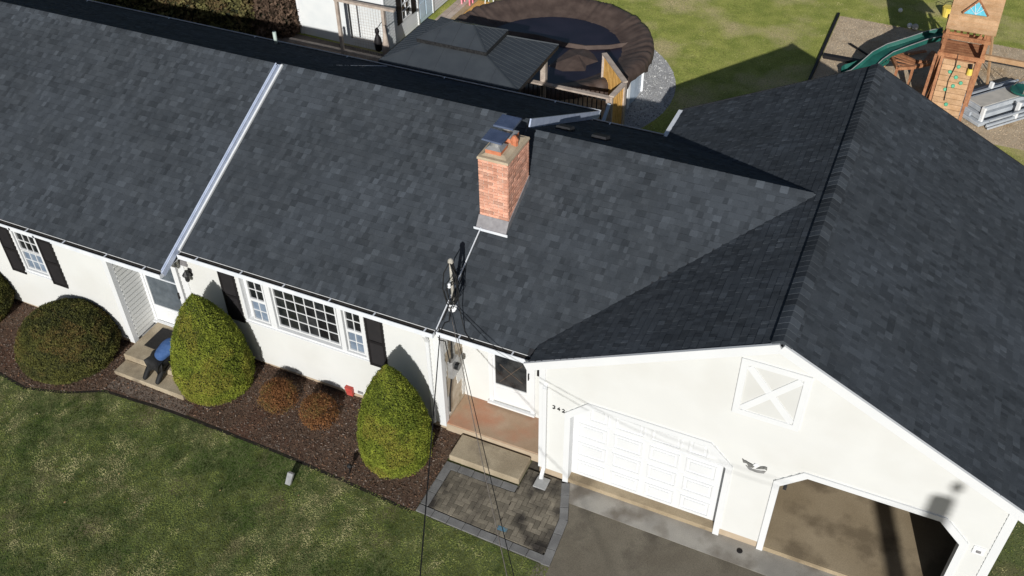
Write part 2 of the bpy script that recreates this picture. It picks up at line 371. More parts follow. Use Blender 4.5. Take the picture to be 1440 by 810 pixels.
# ridge caps
def ridge_caps(parent, A, B, sl, wide, lift, seed, skipf=None):
    A, B = Vector(A), Vector(B); L_ = (B-A).length; d = (B-A).normalized(); sd = Vector((d.y, -d.x, 0)); rg = random.Random(seed)
    vb = MB(); a = math.atan(sl)
    def sec(p, s_, up): return p+sd*s_*math.cos(a)+Vector((0, 0, -abs(s_)*math.sin(a)+up))
    if lift > .02:
        for s_ in (-1, 1):
            q = [sec(A, s_*.0, 0), sec(B, 0, 0), sec(B, s_*wide*.9, 0), sec(A, s_*wide*.9, 0), sec(A, 0, lift), sec(B, 0, lift), sec(B, s_*wide*.9, lift), sec(A, s_*wide*.9, lift)]
            vb.hexa(q)
        vb.build('ridge_vent', M['shingle_piece'], parent)
    n = int(L_/.15); me = {}
    for k in range(n):
        ti = rg.choices(range(7), [.22, .18, .12, .16, .08, .10, .14])[0]; w_ = wide
        if ti not in me:
            b = MB()
            pr = []
            for yy, up in ((0, .009), (.165, .002)):
                pts = [(-w_, -w_*math.sin(a)/1.0), (-w_*.45, -w_*.45*math.sin(a)+.012), (0, .012), (w_*.45, -w_*.45*math.sin(a)+.012), (w_, -w_*math.sin(a))]
                pr.append([(x*math.cos(a), yy, z+up) for x, z in pts])
            for i in range(4):
                b.face([pr[0][i], pr[0][i+1], pr[1][i+1], pr[1][i]], TONES[ti])
                p0, p1 = pr[0][i], pr[0][i+1]
                b.face([(p0[0], 0, p0[2]-.02), (p1[0], 0, p1[2]-.02), p1, p0], TONES[ti])
            for i in (0, 4):
                b.face([pr[0][i], pr[1][i], (pr[1][i][0], .165, pr[1][i][2]-.004), (pr[0][i][0], 0, pr[0][i][2]-.01)], TONES[ti])
            o = b.build('ridge_cap', M['shingle_piece']); me[ti] = o.data; bpy.data.objects.remove(o)
        p = A+d*(k*.15)+Vector((0, 0, lift))
        if skipf and skipf(p): continue
        link('ridge_cap', me[ti], parent, p, Matrix((sd, d, (0, 0, 1))).transposed().to_quaternion())
ridge_caps(rgar, (XR, YG0, ZR+.004), (XR, YG1, ZR+.004), SG, .185, .045, 5)
ridge_caps(rl, (X0, 4.281, 5.132), (-22, 4.281, 5.132), .5, .14, .0, 6)
ridge_caps(rm, (-2.17, 4.451, 5.055), (X0, 4.451, 5.055), .5, .14, .0, 8)
ridge_caps(rb, (3.6, 4.279, 4.95), (-2.17, 4.279, 4.95), .5, .14, .0, 9)
# valley and flashings
mb = MB()
mb.beam((X1+.0, .13, 2.925), (X1+.0, 2.12, 3.92), .018, .03)
mb.build('flashing', M['alu'], house)
mb = MB()
mb.beam((xe0-.05, YG0-.01, gz_at(xe0-.05)-.085), (XR, YG0-.01, ZR-.075), .05, .17)
mb.beam((XR+.004, YG0-.013, ZR-.075), (xe1+.03, YG0-.013, gz_at(xe1+.03)-.085), .05, .17)
mb.build('rake_board', M['trim'], house)
mb = MB()
mb.beam((xe0-.02, YG1+.02, gz_at(xe0)-.06), (XR, YG1+.02, ZR-.06), .03, .13); mb.beam((XR, YG1+.02, ZR-.06), (xe1, YG1+.02, gz_at(xe1)-.06), .03, .13)
mb.build('rake_board', M['felt'], house)
mb = MB()   # step between left wing roof and middle roof: three white steps
mb.beam((X0+.02, -.44, 2.69), (X0+.02, 4.281, 5.067), .035, .14)
mb.beam((X0+.02, 4.281, 5.072), (X0+.02, yb_, 2.9), .04, .1)
mb.build('rake_board', M['rake_metal'], house)
mb = MB(); mb.beam((X0+.002, -.43, 2.785), (X0+.002, 4.281, 5.155), .03, .02); mb.build('drip_edge', M['rake_metal'], house)
mb = MB(); mb.beam((X0+.065, .1, 2.935), (X0+.065, 4.40, 5.065), .045, .045); mb.build('step_flashing', M['trim'], house)
mb = MB()
mb.beam((-2.155, 4.451, 4.97), (-2.155, yb_+.05, 2.84), .035, .19); mb.build('rake_board', M['rake_metal'], house)
# ---- walls
def tri_interval(poly, z): return interval(poly, z)
def clap_wall(name, y, outer, holes, zc, parent=house, lap=.115, thick=.14, m=None, X=None, kind=None):
    """lapped wall in the plane y; X maps (u, depth, z) to the world for walls facing another way"""
    X = X or (lambda u, d, z: (u, y+d, z)); mb = MB()
    zs_ = {min(p[1] for p in outer), max(p[1] for p in outer)} | {p[1] for h in holes for p in h} | {p[1] for p in outer}
    z = min(zs_); top = max(zs_); lv = set(zs_)
    while z < top: lv.add(round(z, 5)); z += lap
    lv = sorted(lv); z00 = min(zs_)
    for a, b in zip(lv, lv[1:]):
        if b-a < 1e-4: continue
        lo_, hi_ = interval(outer, a+1e-5), interval(outer, b-1e-5)
        if not lo_ or not hi_: continue
        segs = [(lo_[0], hi_[0], lo_[1], hi_[1])]
        for h in holes:
            l2, h2 = interval(h, a+1e-5), interval(h, b-1e-5)
            if not l2 or not h2: continue
            ns = []
            for (p0, p1, q0, q1) in segs:
                if l2[1] <= p0 or l2[0] >= q0: ns.append((p0, p1, q0, q1)); continue
                ns.append((p0, p1, l2[0], h2[0])); ns.append((l2[1], h2[1], q0, q1))
            segs = ns
        fa = ((a-z00) % lap)/lap; fb = fa+(b-a)/lap
        da, db = -.024*(1-min(fa, 1)), -.024*(1-min(fb, 1))
        if fa > .999: da, db = -.024, -.024*(1-(b-a)/lap)
        for (p0, p1, q0, q1) in segs:
            if q0-p0 < 1e-4 and q1-p1 < 1e-4: continue
            mb.hexa([X(p0, da, a), X(q0, da, a), X(q0, thick, a), X(p0, thick, a), X(p1, db, b), X(q1, db, b), X(q1, thick, b), X(p1, thick, b)])
    o = mb.build(name, m or M['siding'], parent); return o
def door_poly(a, b, z0, z1, c): return [(a, z0), (b, z0), (b, z1-c), (b-c, z1), (a+c, z1), (a, z1-c)]
D1 = door_poly(.61, 3.51, -.5, 2.31, .40); D2 = door_poly(4.44, 7.34, -.5, 2.31, .40)
clap_wall('wall', 0, [(0, .2), (W, .2), (W, He-.06), (XR, ZR-.06), (0, He-.06)], [D1, D2], .2)
clap_wall('wall', YM, [(X0-.25, .22), (X1-.001, .22), (X1-.001, 2.86), (X0-.25, 2.86)], [(lambda a: a)([(-6.84, 1.42), (-3.84, 1.42), (-3.84, 2.72), (-6.84, 2.72)])], .2)
clap_wall('wall', YL, [(-22, .35), (XL, .35), (XL, 2.72), (-22, 2.72)], [[(-12.3, 1.5), (-11.58, 1.5), (-11.58, 2.69), (-12.3, 2.69)]], .35)
# side return of the left wing: its clapboards one by one
mb = MB(); mb.box(XL-.14, XL-.02, YL+.1, YM, .1, 2.75); mb.build('side_wall', M['trim'], house)
rw = MB(); rw.box(XL-.03, XL-.001, YL+.08, YM+.1, .35, 2.74); rw = rw.build('side_wall', M['siding'], house)
b = MB(); b.hexa([(0, 0, 0), (.034, 0, 0), (.034, .6, 0), (0, .6, 0), (0, 0, .122), (.004, 0, .122), (.004, .6, .122), (0, .6, .125)])
o = b.build('clapboard', M['siding']); cb = o.data; bpy.data.objects.remove(o)
for k in range(19): link('clapboard', cb, rw, (XL, YL+.1, .36+k*.125))
# recessed porch walls
clap_wall('wall', YB, [(X1, .25), (.1, .25), (.1, 2.86), (X1, 2.86)], [[(-1.5, .4), (-.66, .4), (-.66, 2.3), (-1.5, 2.3)]], .25)
mb = MB(); mb.box(X1-.12, X1, YM+.001, YB+.1, .1, 2.86); pw = mb.build('side_wall', M['stone'], house); pw['label'] = 'porch side wall with patches of siding torn away'
b = MB(); b.hexa([(0, 0, 0), (.018, 0, 0), (.018, 1, 0), (0, 1, 0), (0, 0, .125), (.004, 0, .125), (.004, 1, .125), (0, 1, .125)])
o = b.build('clapboard', M['siding']); cb = o.data; bpy.data.objects.remove(o)
for k in range(20):
    z = .36+k*.125
    for (a, c) in ([(.26, .42), (.98, 1.08)] if k < 4 else [(.26, .32), (.78, 1.09)] if k < 9 else [(.26, .36), (.62, .76)] if k < 14 else [(.3, .5), (.93, 1.09)]):
        o = link('clapboard', cb, pw, (X1, a+random.uniform(-.03, .03), z)); o.scale = (1, c-a, 1)
# foundations, corner boards, fascia, soffits
mb = MB()
mb.box(.0, .55, -.0, .2, -.3, .197); mb.box(3.56, 4.38, 0, .2, -.3, .197); mb.box(7.40, W, 0, .2, -.3, .197); mb.box(-.0, .18, .2, 9.4, -.3, .2); mb.box(W-.2, W, .2, 9.4, -.3, .2)
mb.box(X0-.2, X1-.01, YM+.015, YM+.14, -.3, .219); mb.box(-22, XL-.01, YL+.015, YL+.14, -.3, .349); mb.box(.18, W-.2, 9.2, 9.4, -.3, .2)
mb.build('foundation', M['porch_face'], house)
mb = MB()
for a in ((W-.12, W+.02, -.03, .1, .15, He-.1), (-.02, .1, -.03, .1, .2, He-.1), (X1-.13, X1+.02, YM-.03, YM+.1, .16, 2.84), (X0-.22, X0-.05, YM-.03, YM+.05, .3, 2.84), (XL-.11, XL+.02, YL-.03, YL+.1, .28, 2.72)):
    mb = MB(); mb.box(*a); mb.build('corner_board', M['trim'], house)
mb = MB()
mb = MB()
for (xa, xb, y, z) in ((-22, X0, -.421, 2.766), (X0+.03, -2.15, .131, 2.905), (-2.15, .02, .219, 2.905)):
    mb.box(xa, xb, y+.004, y+.03, z-.15, z-.024); mb.build('fascia', M['trim'], house); mb = MB()
mb.box(-22, X0+.001, -.39, YL+.3, 2.70, 2.722) ; mb.box(XL, X0+.001, -.19, YM, 2.70, 2.722)
mb.box(X0+.03, X1, .16, YM+.05, 2.845, 2.862); mb.box(X1, .0, .25, YB+.05, 2.845, 2.862); mb.build('soffit', M['trim'], house); mb = MB()
for (xa, xb, y, z) in ((-22, X0, yb_, zb_), (X0, -2.15, yb_, zb_-.002), (-2.15, -.25, 8.091, 3.046)):
    mb.box(xa, xb, y-.03, y-.002, z-.15, z-.012); mb.build('fascia', M['trim'], house); mb = MB()
mb.box(xe0+.004, xe0+.03, YG0+.05, YG1-.02, gz_at(xe0)-.16, gz_at(xe0)-.014); mb.build('fascia', M['trim'], house); mb = MB(); mb.box(xe1-.03, xe1-.004, YG0+.05, YG1-.02, gz_at(xe1)-.16, gz_at(xe1)-.014)
mb.build('fascia', M['trim'], house)
# back and end walls that close the house
mb = MB()
for (xa, xb, ya, yk, zt, zr, yr) in ((-21.8, X0-.02, YL+.14, 8.3, 2.70, 5.03, 4.281), (X0, X1-.05, YM+.14, 8.3, 2.80, 4.95, 4.45), (X1, -.01, YB+.14, 7.7, 2.82, 4.85, 4.28)):
    mb.box(xa, xb, yk-.15, yk, -.3, zt+.02)
    for x in (xa, xb-.1):
        if x > -9 and x < -8: ya = YM+.15
        mb.prism([(x, ya, -.3), (x, yk-.16, -.3), (x, yk-.16, zt), (x, yr, zr), (x, ya, zt)], (.09, 0, 0))
for x in (0.0, W-.15): mb.box(x, x+.15, .15, 9.4, .2, He-.07)
mb.prism([(.15, 9.25, .2), (W-.15, 9.25, .2), (W-.15, 9.25, He-.07), (XR, 9.25, ZR-.08), (.15, 9.25, He-.07)], (0, .15, 0))
mb.build('rear_wall', M['siding'], house)
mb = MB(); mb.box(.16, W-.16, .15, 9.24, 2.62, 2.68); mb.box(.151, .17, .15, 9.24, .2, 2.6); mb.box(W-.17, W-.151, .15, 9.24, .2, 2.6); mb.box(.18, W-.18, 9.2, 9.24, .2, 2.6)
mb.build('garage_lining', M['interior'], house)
mb = MB(); mb.box(.03, W-.03, .012, 9.3, -.2, .12); meta(mb.build('garage_floor', M['garagefloor'], house), 'worn tan concrete floor inside the open garage')
mb = MB()
for a, c in ((.55, 3.57), (4.38, 7.40)): mb.box(a, c, .0, .17, -.05, .135) if False else mb.box(a+.01, c-.01, -.02, .012, -.2, .118)
mb.build('threshold', M['garagefloor'], house)
# gutters
def gutter(xa, xb, y, z, side=-1, hang=1.07):
    y0, y1 = (y-.125, y-.004) if side < 0 else (y+.004, y+.125)
    yo = y0 if side < 0 else y1; g = MB()
    g.box(xa, xb, min(y0, y1)+.01, max(y0, y1)-.001, z-.12, z-.112)
    g.box(xa, xb, yo-(.006 if side > 0 else 0), yo+(.006 if side < 0 else 0), z-.12, z-.012); g.box(xa, xb, yo-.006, yo+.008 if side < 0 else yo+.006, z-.016, z-.006)
    for x in (xa, xb-.006): g.box(x, x+.006, min(y0, y1)+.008, max(y0, y1)-.002, z-.111, z-.02)
    o = g.build('gutter', M['alu'], house)
    d = MB(); d.box(xa+.01, xb-.01, y0+.009, y1-.002, z-.108, z-.03); d.build('shade_fill', M['gutter_shade'], o)  # dark fill stands in for the shaded gutter interior
    x = xa+.45
    while x < xb-.1:
        h = MB(); h.box(x, x+.03, y0+.002, y1-.001, z-.011, z-.004); h.build('hanger', M['alu'], o); x += hang*random.uniform(.93, 1.07)
    return o
gutter(-22, X0+.03, -.421, 2.766); gutter(X0+.06, -2.20, .131, 2.905); gutter(-2.17, .03, .219, 2.905)
gutter(-22, -2.13, yb_, zb_, 1, 3); gutter(-2.12, -.3, 8.091, 3.046, 1, 3)
g = MB(); g.box(xe0-.12, xe0-.004, 7.9, YG1, gz_at(xe0)-.13, gz_at(xe0)-.02); g.build('gutter', M['alu'], house)
def downspout(x, y, zt, zb, ytop, kick=-.16):
    g = MB(); p = [(x, ytop, zt), (x, ytop, zt-.08), (x, y, zt-.3), (x, y, zb+.22), (x, y+kick*.6, zb+.1), (x+.01, y+kick, zb+.05)]
    for a, b in zip(p, p[1:]): g.beam(a, b, .075, .055, up=(0, 1, 0))
    g.build('downspout', M['trim'], house, bevel=.004)
downspout(.11, -.06, 2.80, .03, .15); downspout(-2.42, YM-.045, 2.80, .18, .07, -.03)
# ---- windows
def windows(x0, x1, z0, z1, y, cols, rows, m, parent, frame=.035, d=.03):
    fb = MB()
    for a, b, c, e in ((x0-frame, x0, z0-frame, z1+frame), (x1, x1+frame, z0-frame, z1+frame)): fb.box(a, b, y-.01, y+.05, c, e)
    for c, e in ((z0-frame, z0), (z1, z1+frame)): fb.box(x0, x1, y-.008, y+.05, c, e)
    pw_, ph = (x1-x0)/cols, (z1-z0)/rows
    for i in range(1, cols): fb.box(x0+pw_*i-.009, x0+pw_*i+.009, y+.004, y+.03, z0, z1)
    for j in range(1, rows): fb.box(x0, x1, y+.0055, y+.028, z0+ph*j-.009, z0+ph*j+.009)
    fb.build('sash', M['trim'], parent)
    b = MB(); b.box(0, pw_-.018, 0, .004, 0, ph-.018); o = b.build('pane', m); me = o.data; bpy.data.objects.remove(o)
    for i in range(cols):
        for j in range(rows): link('pane', me, parent, (x0+pw_*i+.009, y+.018, z0+ph*j+.009))
def window_part(x0, x1, z0, z1, y, label=None):
    b = MB(); c = .05
    b.box(x0-c, x0, y-.035, y+.1, z0-c, z1+c); b.box(x1, x1+c, y-.035, y+.1, z0-c, z1+c); b.box(x0, x1, y-.033, y+.1, z1, z1+c); b.box(x0, x1, y-.033, y+.1, z0-c, z0)
    b.box(x0-c-.02, x1+c+.02, y-.06, y-.01, z0-c-.03, z0-c); b.box(x0, x1, y+.09, y+.1, z0, z1)
    o = b.build('window', M['trim'], house)
    if label: o['label'] = label
    return o
wp = window_part(-6.79, -3.89, 1.46, 2.68, YM, 'wide three-part picture window')
bb = MB()
for a, c in ((-6.20, -6.05), (-4.46, -4.35)): bb = MB(); bb.box(a, c, YM-.032, YM+.06, 1.46, 2.68); bb.build('mullion', M['trim'], wp)
windows(-6.62, -6.27, 2.09, 2.60, YM-.0, 2, 2, M['glass'], wp); windows(-6.62, -6.27, 1.52, 2.02, YM-.0, 2, 2, M['screen'], wp)
windows(-5.98, -4.53, 1.56, 2.60, YM-.0, 6, 4, M['glass'], wp)
windows(-4.28, -3.945, 2.09, 2.60, YM-.0, 2, 2, M['glass'], wp); windows(-4.28, -3.945, 1.52, 2.02, YM-.0, 2, 2, M['screen'], wp)
wq = window_part(-12.26, -11.62, 1.56, 2.66, YL)
windows(-12.2, -11.66, 2.15, 2.63, YL, 3, 2, M['glass'], wq); windows(-12.2, -11.66, 1.62, 2.09, YL, 3, 2, M['screen'], wq)
def shutter(x0, x1, z0, z1, y):
    b = MB(); b.box(x0, x0+.05, y-.045, y-.016, z0, z1); b.box(x1-.05, x1, y-.045, y-.016, z0, z1)
    for z in (z0, (z0+z1)/2-.03, z1-.06): b.box(x0+.05, x1-.05, y-.043, y-.016, z, z+.06)
    b.box(x0+.05, x1-.05, y-.024, y-.0155, z0+.06, z1-.06)
    o = b.build('shutter', M['black'], house)
    l_ = MB(); z = z0+.07
    while z < z1-.08:
        if abs(z-(z0+z1)/2) > .045: l_.hexa([(x0+.05, y-.04, z), (x1-.05, y-.04, z), (x1-.05, y-.036, z), (x0+.05, y-.036, z), (x0+.05, y-.028, z+.026), (x1-.05, y-.028, z+.026), (x1-.05, y-.0245, z+.026), (x0+.05, y-.0245, z+.026)])
        z += .033
    l_.build('louvres', M['black'], o)
for a in ((-7.32, -6.91, 1.30, 2.66, YM), (-3.82, -3.41, 1.30, 2.66, YM), (-12.77, -12.35, 1.38, 2.68, YL), (-11.55, -11.12, 1.38, 2.68, YL)): shutter(*a)
# ---- doors
def hinge_door(x0, x1, z0, z1, y, gx0, gx1, gz0, gz1, gm_, label):
    b = MB(); t = .09
    b.box(x0-t, x0, y-.04, y+.04, z0-.03, z1+t); b.box(x1, x1+t, y-.04, y+.04, z0-.03, z1+t); b.box(x0, x1, y-.038, y+.04, z1, z1+t)
    b.box(x0, gx0, y-.02, y+.03, z0, z1); b.box(gx1, x1, y-.02, y+.03, z0, z1); b.box(gx0, gx1, y-.019, y+.03, z0, gz0); b.box(gx0, gx1, y-.019, y+.03, gz1, z1)
    b.box(x0-t-.02, x1+t+.02, y-.10, y-.02, z0-.06, z0-.012)
    b.box(gx0+.02, gx1-.02, y-.026, y-.02, z0+.08, gz0-.08)
    o = b.build('door', M['trim'], house); o['label'] = label
    g = MB(); g.box(gx0, gx1, y, y+.006, gz0, gz1); g.build('pane', gm_, o)
    h = MB(); h.box(x1-.05, x1-.03, y-.07, y-.045, z0+.95, z0+1.12); h.box(x1-.048, x1-.032, y-.05, y-.018, z0+.97, z0+.99); h.box(x1-.048, x1-.032, y-.05, y-.018, z0+1.08, z0+1.1)
    h.build('handle', M['metal_black'], o); return o
dd = hinge_door(-9.54, -8.58, .44, 2.56, YM, -9.49, -8.64, .90, 2.52, M['storm'], 'white storm door with tall glass under the left roof')
b = MB(); b.box(-9.49, -8.64, YM-.02, YM+.012, 1.76, 1.785); b.build('crossbar', M['alu'], dd)
dp = hinge_door(-1.5, -.66, .36, 1.98, YB, -1.45, -.755, .87, 1.75, M['glass'], 'white porch door with large dark glass')
b = MB(); b.beam((-1.35, YB-.004, .95), (-.85, YB-.004, 1.6), .012, .01, up=(0, 1, 0)); b.beam((-1.35, YB-.006, 1.45), (-.85, YB-.006, 1.1), .012, .01, up=(0, 1, 0)); b.build('crossbar', M['bark'], dp)
def trim_loop(outer, inner, y0, y1):
    b = MB(); n = len(outer)
    for i in range(n):
        j = (i+1) % n
        if i == 0: continue
        b.hexa([(outer[i][0], y0, outer[i][1]), (outer[j][0], y0, outer[j][1]), (inner[j][0], y0, inner[j][1]), (inner[i][0], y0, inner[i][1]),
                (outer[i][0], y1, outer[i][1]), (outer[j][0], y1, outer[j][1]), (inner[j][0], y1, inner[j][1]), (inner[i][0], y1, inner[i][1])])
    return b
gds = []
for a, c in ((.61, 3.51), (4.44, 7.34)):
    o = trim_loop(door_poly(a-.11, c+.11, .0, 2.42, .43), door_poly(a+.003, c-.003, .0, 2.307, .40), -.045, .16)
    gds.append(o.build('garage_door_frame', M['trim'], house))
b = MB(); b.prism([(x, .155, z) for x, z in door_poly(.6, 3.52, .125, 2.33, .39)], (0, .04, 0))
gd = b.build('garage_door', M['trim'], house); gd['label'] = 'closed white panelled garage door'
for i in range(4):
    for j in range(4):
        x0 = .72+i*.69; z0 = .2+j*.53; x1 = x0+.56; z1 = z0+.38
        if j == 3 and i in (0, 3):
            if i == 0: x0 += .2
            else: x1 -= .2
        p = MB(); p.hexa([(x0, .152, z0), (x1, .152, z0), (x1, .154, z1), (x0, .154, z1), (x0+.0, .1535, z0), (x1, .1535, z0), (x1, .1545, z1), (x0, .1545, z1)])
        p = MB()
        for (xa, xb, za, zb, dy) in ((x0, x1, z0, z0+.025, .024), (x0, x1, z1-.025, z1, .024), (x0, x0+.025, z0+.025, z1-.025, .022), (x1-.025, x1, z0+.025, z1-.025, .022), (x0+.08, x1-.08, z0+.08, z1-.08, .02)):
            p.box(xa, xb, .155-dy, .1549, za, zb)
        p.build('panel', M['trim'], gd)
for z in (.665, 1.195, 1.725):
    p = MB(); p.box(.615, 3.505, .151, .1545, z-.004, z+.004); p.build('section_seam', M['alu'], gd)
b = MB(); b.box(4.50, 4.56, .17, .25, 1.6, 2.2); b.tube([(4.52, .3, 2.22), (4.95, .3, 2.22)], .035, 10); b.box(4.62, 4.82, .2, .32, 2.13, 2.26); b.build('door_hardware', M['metal_black'], house)
# loft panel with X brace
b = MB(); x0, x1, z0, z1 = 3.41, 4.5, 3.335, 4.57; t = .11  # outer size
for a in ((x0, x0+t, z0, z1), (x1-t, x1, z0, z1), (x0+t, x1-t, z1-t, z1), (x0+t, x1-t, z0, z0+t)): b.box(a[0], a[1], -.05, -.008, a[2], a[3])
lp = b.build('loft_panel', M['trim'], house)
b = MB(); b.box(x0+t, x1-t, -.030, -.01, z0+t, z1-t); b.build('field', M['siding'], lp)
b = MB(); b.beam((x0+t, -.034, z1-t), (x1-t, -.034, z0+t), .024, .13, up=(0, 1, 0)) if False else None
for (p, q, yy) in (((x0+t+.03, z0+t+.03), (x1-t-.03, z1-t-.03), -.047), ((x0+t+.03, z1-t-.03), (x1-t-.03, z0+t+.03), -.042)):
    d = Vector((q[0]-p[0], 0, q[1]-p[1])).normalized(); s_ = Vector((-d.z, 0, d.x))*.06; P, Q = Vector((p[0], yy, p[1])), Vector((q[0], yy, q[1]))
    b2 = MB(); b2.hexa([P-s_, Q-s_, Q-s_+Vector((0, .018, 0)), P-s_+Vector((0, .018, 0)), P+s_, Q+s_, Q+s_+Vector((0, .018, 0)), P+s_+Vector((0, .018, 0))]); b2.build('brace', M['trim'], lp)

# small fittings on the house walls
b = MB(); b.box(-8.33, -8.12, YM-.05, YM-.0, 2.45, 2.6)
for k in range(4): b.box(-8.32, -8.13, YM-.056, YM-.051, 2.465+k*.035, 2.485+k*.035)
b.build('vent_hood', M['flash'], house)
b = MB(); b.box(-8.13, -8.05, YM-.04, YM-.002, 2.22, 2.42); b.beam((-8.09, YM-.03, 2.38), (-8.09, YM-.15, 2.44), .02, .02)
b.lathe((-8.09, YM-.15, 2.15), [(.03, 0), (.05, .03), (.055, .16), (.09, .17), (.085, .19), (.03, .26), (.012, .3)], 8)
b.build('wall_lantern', M['metal_black'], house)
b = MB(); b.lathe((-8.09, YM-.15, 2.19), [(.052, 0), (.058, .12)], 8); 
b = MB(); b.tube([(-4.44, YM-.01, .30), (-4.44, YM-.10, .28)], [.02, .02], 8); b.hexa([(-4.50, YM-.09, .16), (-4.36, YM-.09, .16), (-4.36, YM-.03, .16), (-4.50, YM-.03, .16), (-4.54, YM-.10, .38), (-4.36, YM-.10, .38), (-4.36, YM-.02, .38), (-4.54, YM-.02, .38)])
b.build('red_hose_holder', M['red'], house)
b = MB(); b.box(-4.26, -4.14, YM-.03, YM-.0, .26, .31); b.build('foundation_vent', M['flash'], house)
b = MB(); b.box(-.52, -.46, YB-.05, YB-.0, 1.50, 1.68); b.build('doorbell', M['black'], house)
b = MB(); b.box(7.54, 7.72, -.035, -.0, 1.80, 1.98); kp = b.build('outlet_cover', M['white_plastic'], house, bevel=.008)
b = MB(); b.box(7.60, 7.67, -.05, -.0355, 1.86, 1.91); b.build('outlet', M['flash'], kp)
def flat(name, polys, m, parent, y0=-.035, y1=-.016):
    b = MB()
    for P in polys: b.prism([(x, y0, z) for x, z in P], (0, y1-y0, 0))
    return b.build(name, m, parent)
def strokes(name, segs, ox, oz, sc, m, parent, wd=.02, y=-.03, tilt=0):
    b = MB()
    for sg in segs:
        for p, q in zip(sg, sg[1:]):
            b.beam((ox+p[0]*sc, y, oz+p[1]*sc), (ox+q[0]*sc, y, oz+q[1]*sc), .012, wd, up=(0, 0, 1)) if abs(p[0]-q[0]) > abs(p[1]-q[1])*.2 else b.beam((ox+p[0]*sc, y, oz+p[1]*sc), (ox+q[0]*sc, y, oz+q[1]*sc), .012, wd, up=(1, 0, 0))
    return b.build(name, m, parent)
three = [[(0, .9), (.35, 1), (.6, .8), (.3, .55), (.6, .3), (.35, 0), (0, .1)]]
four = [[(.45, 0), (.45, 1), (0, .35), (.65, .35)]]
two = [[(0, .8), (.3, 1), (.6, .75), (.5, .5), (0, 0), (.65, 0)]]
for k, dgt in enumerate((three, four, two)): strokes('house_number', dgt, .25+k*.095, 1.985-k*.008, .085, M['metal_black'], house, .012, -.024)
# eagle emblem with banner
ex, ez = 3.97, 2.16
M['emblem'] = mat('dull_pewter', (.10, .10, .095), (.22, .22, .21), 30, .5)
em = flat('eagle_emblem', [[(ex-.23, ez+.12), (ex-.20, ez+.03), (ex-.14, ez+.04), (ex-.10, ez-.02), (ex-.03, ez-.03), (ex-.0, ez+.02), (ex-.05, ez+.05), (ex-.13, ez+.07)]], M['emblem'], house)
flat('wing', [[(ex+.10, ez+.06), (ex+.20, ez+.10), (ex+.21, ez+.02), (ex+.17, ez+.035), (ex+.10, ez-.0), (ex+.03, ez-.02), (ex+.05, ez+.01)]], M['emblem'], em)
flat('head', [[(ex-.04, ez+.03), (ex+.0, ez+.10), (ex+.05, ez+.11), (ex+.07, ez+.07), (ex+.05, ez+.02), (ex+.0, ez+.0)]], M['white_plastic'], em, -.032, -.018)
flat('banner', [[(ex-.15, ez-.03), (ex-.02, ez-.07), (ex+.12, ez-.05), (ex+.2, ez-.02), (ex+.17, ez-.09), (ex+.06, ez-.12), (ex-.08, ez-.11)]], M['galv'], em, -.026, -.016)
# electric meter box on porch side wall
b = MB(); b.box(X1, X1+.12, .42, .70, 1.35, 1.80); mb_ = b.build('meter_box', M['galv'], house, bevel=.01)
b = MB(); b.tube([(X1+.12, .56, 1.62), (X1+.2, .56, 1.62)], .08, 14); b.build('meter_dial', M['glass'], mb_)
b = MB(); b.tube([(X1+.05, .56, 1.8), (X1+.05, .57, 2.4), (X1+.06, .6, 2.85)], .02, 8); b.tube([(X1+.06, .46, 1.35), (X1+.03, .4, .9), (X1+.03, .36, .45)], .018, 8); b.build('meter_conduit', M['cable'], mb_)
# ---- roof vents, vent pipe
def zmid(y): return 5.052-.497*(y-4.451) if y > 4.451 else 2.905+.497*(y-.131)
for (x, y) in ((-1.72, 5.33), (-.85, 5.12)):
    z = 4.948-.499*(y-4.279); b = MB(); b.hexa([(x-.17, y-.15, z+.06), (x+.17, y-.15, z+.06), (x+.17, y+.16, z-.09), (x-.17, y+.16, z-.09), (x-.15, y-.13, z+.16), (x+.15, y-.13, z+.16), (x+.15, y+.14, z+.05), (x-.15, y+.14, z+.05)])
    b.build('box_vent', M['felt'], rb)
b = MB(); b.lathe((-11.35, 8.25, zmid(8.25)-.05), [(.05, 0), (.05, .42), (.042, .42)], 12); vp = b.build('vent_pipe', M['pipe'], rl, True)
b = MB(); b.lathe((-11.35, 8.25, zmid(8.25)-.06), [(.14, 0), (.07, .1)], 12); b.build('vent_pipe_boot', M['felt'], rl)
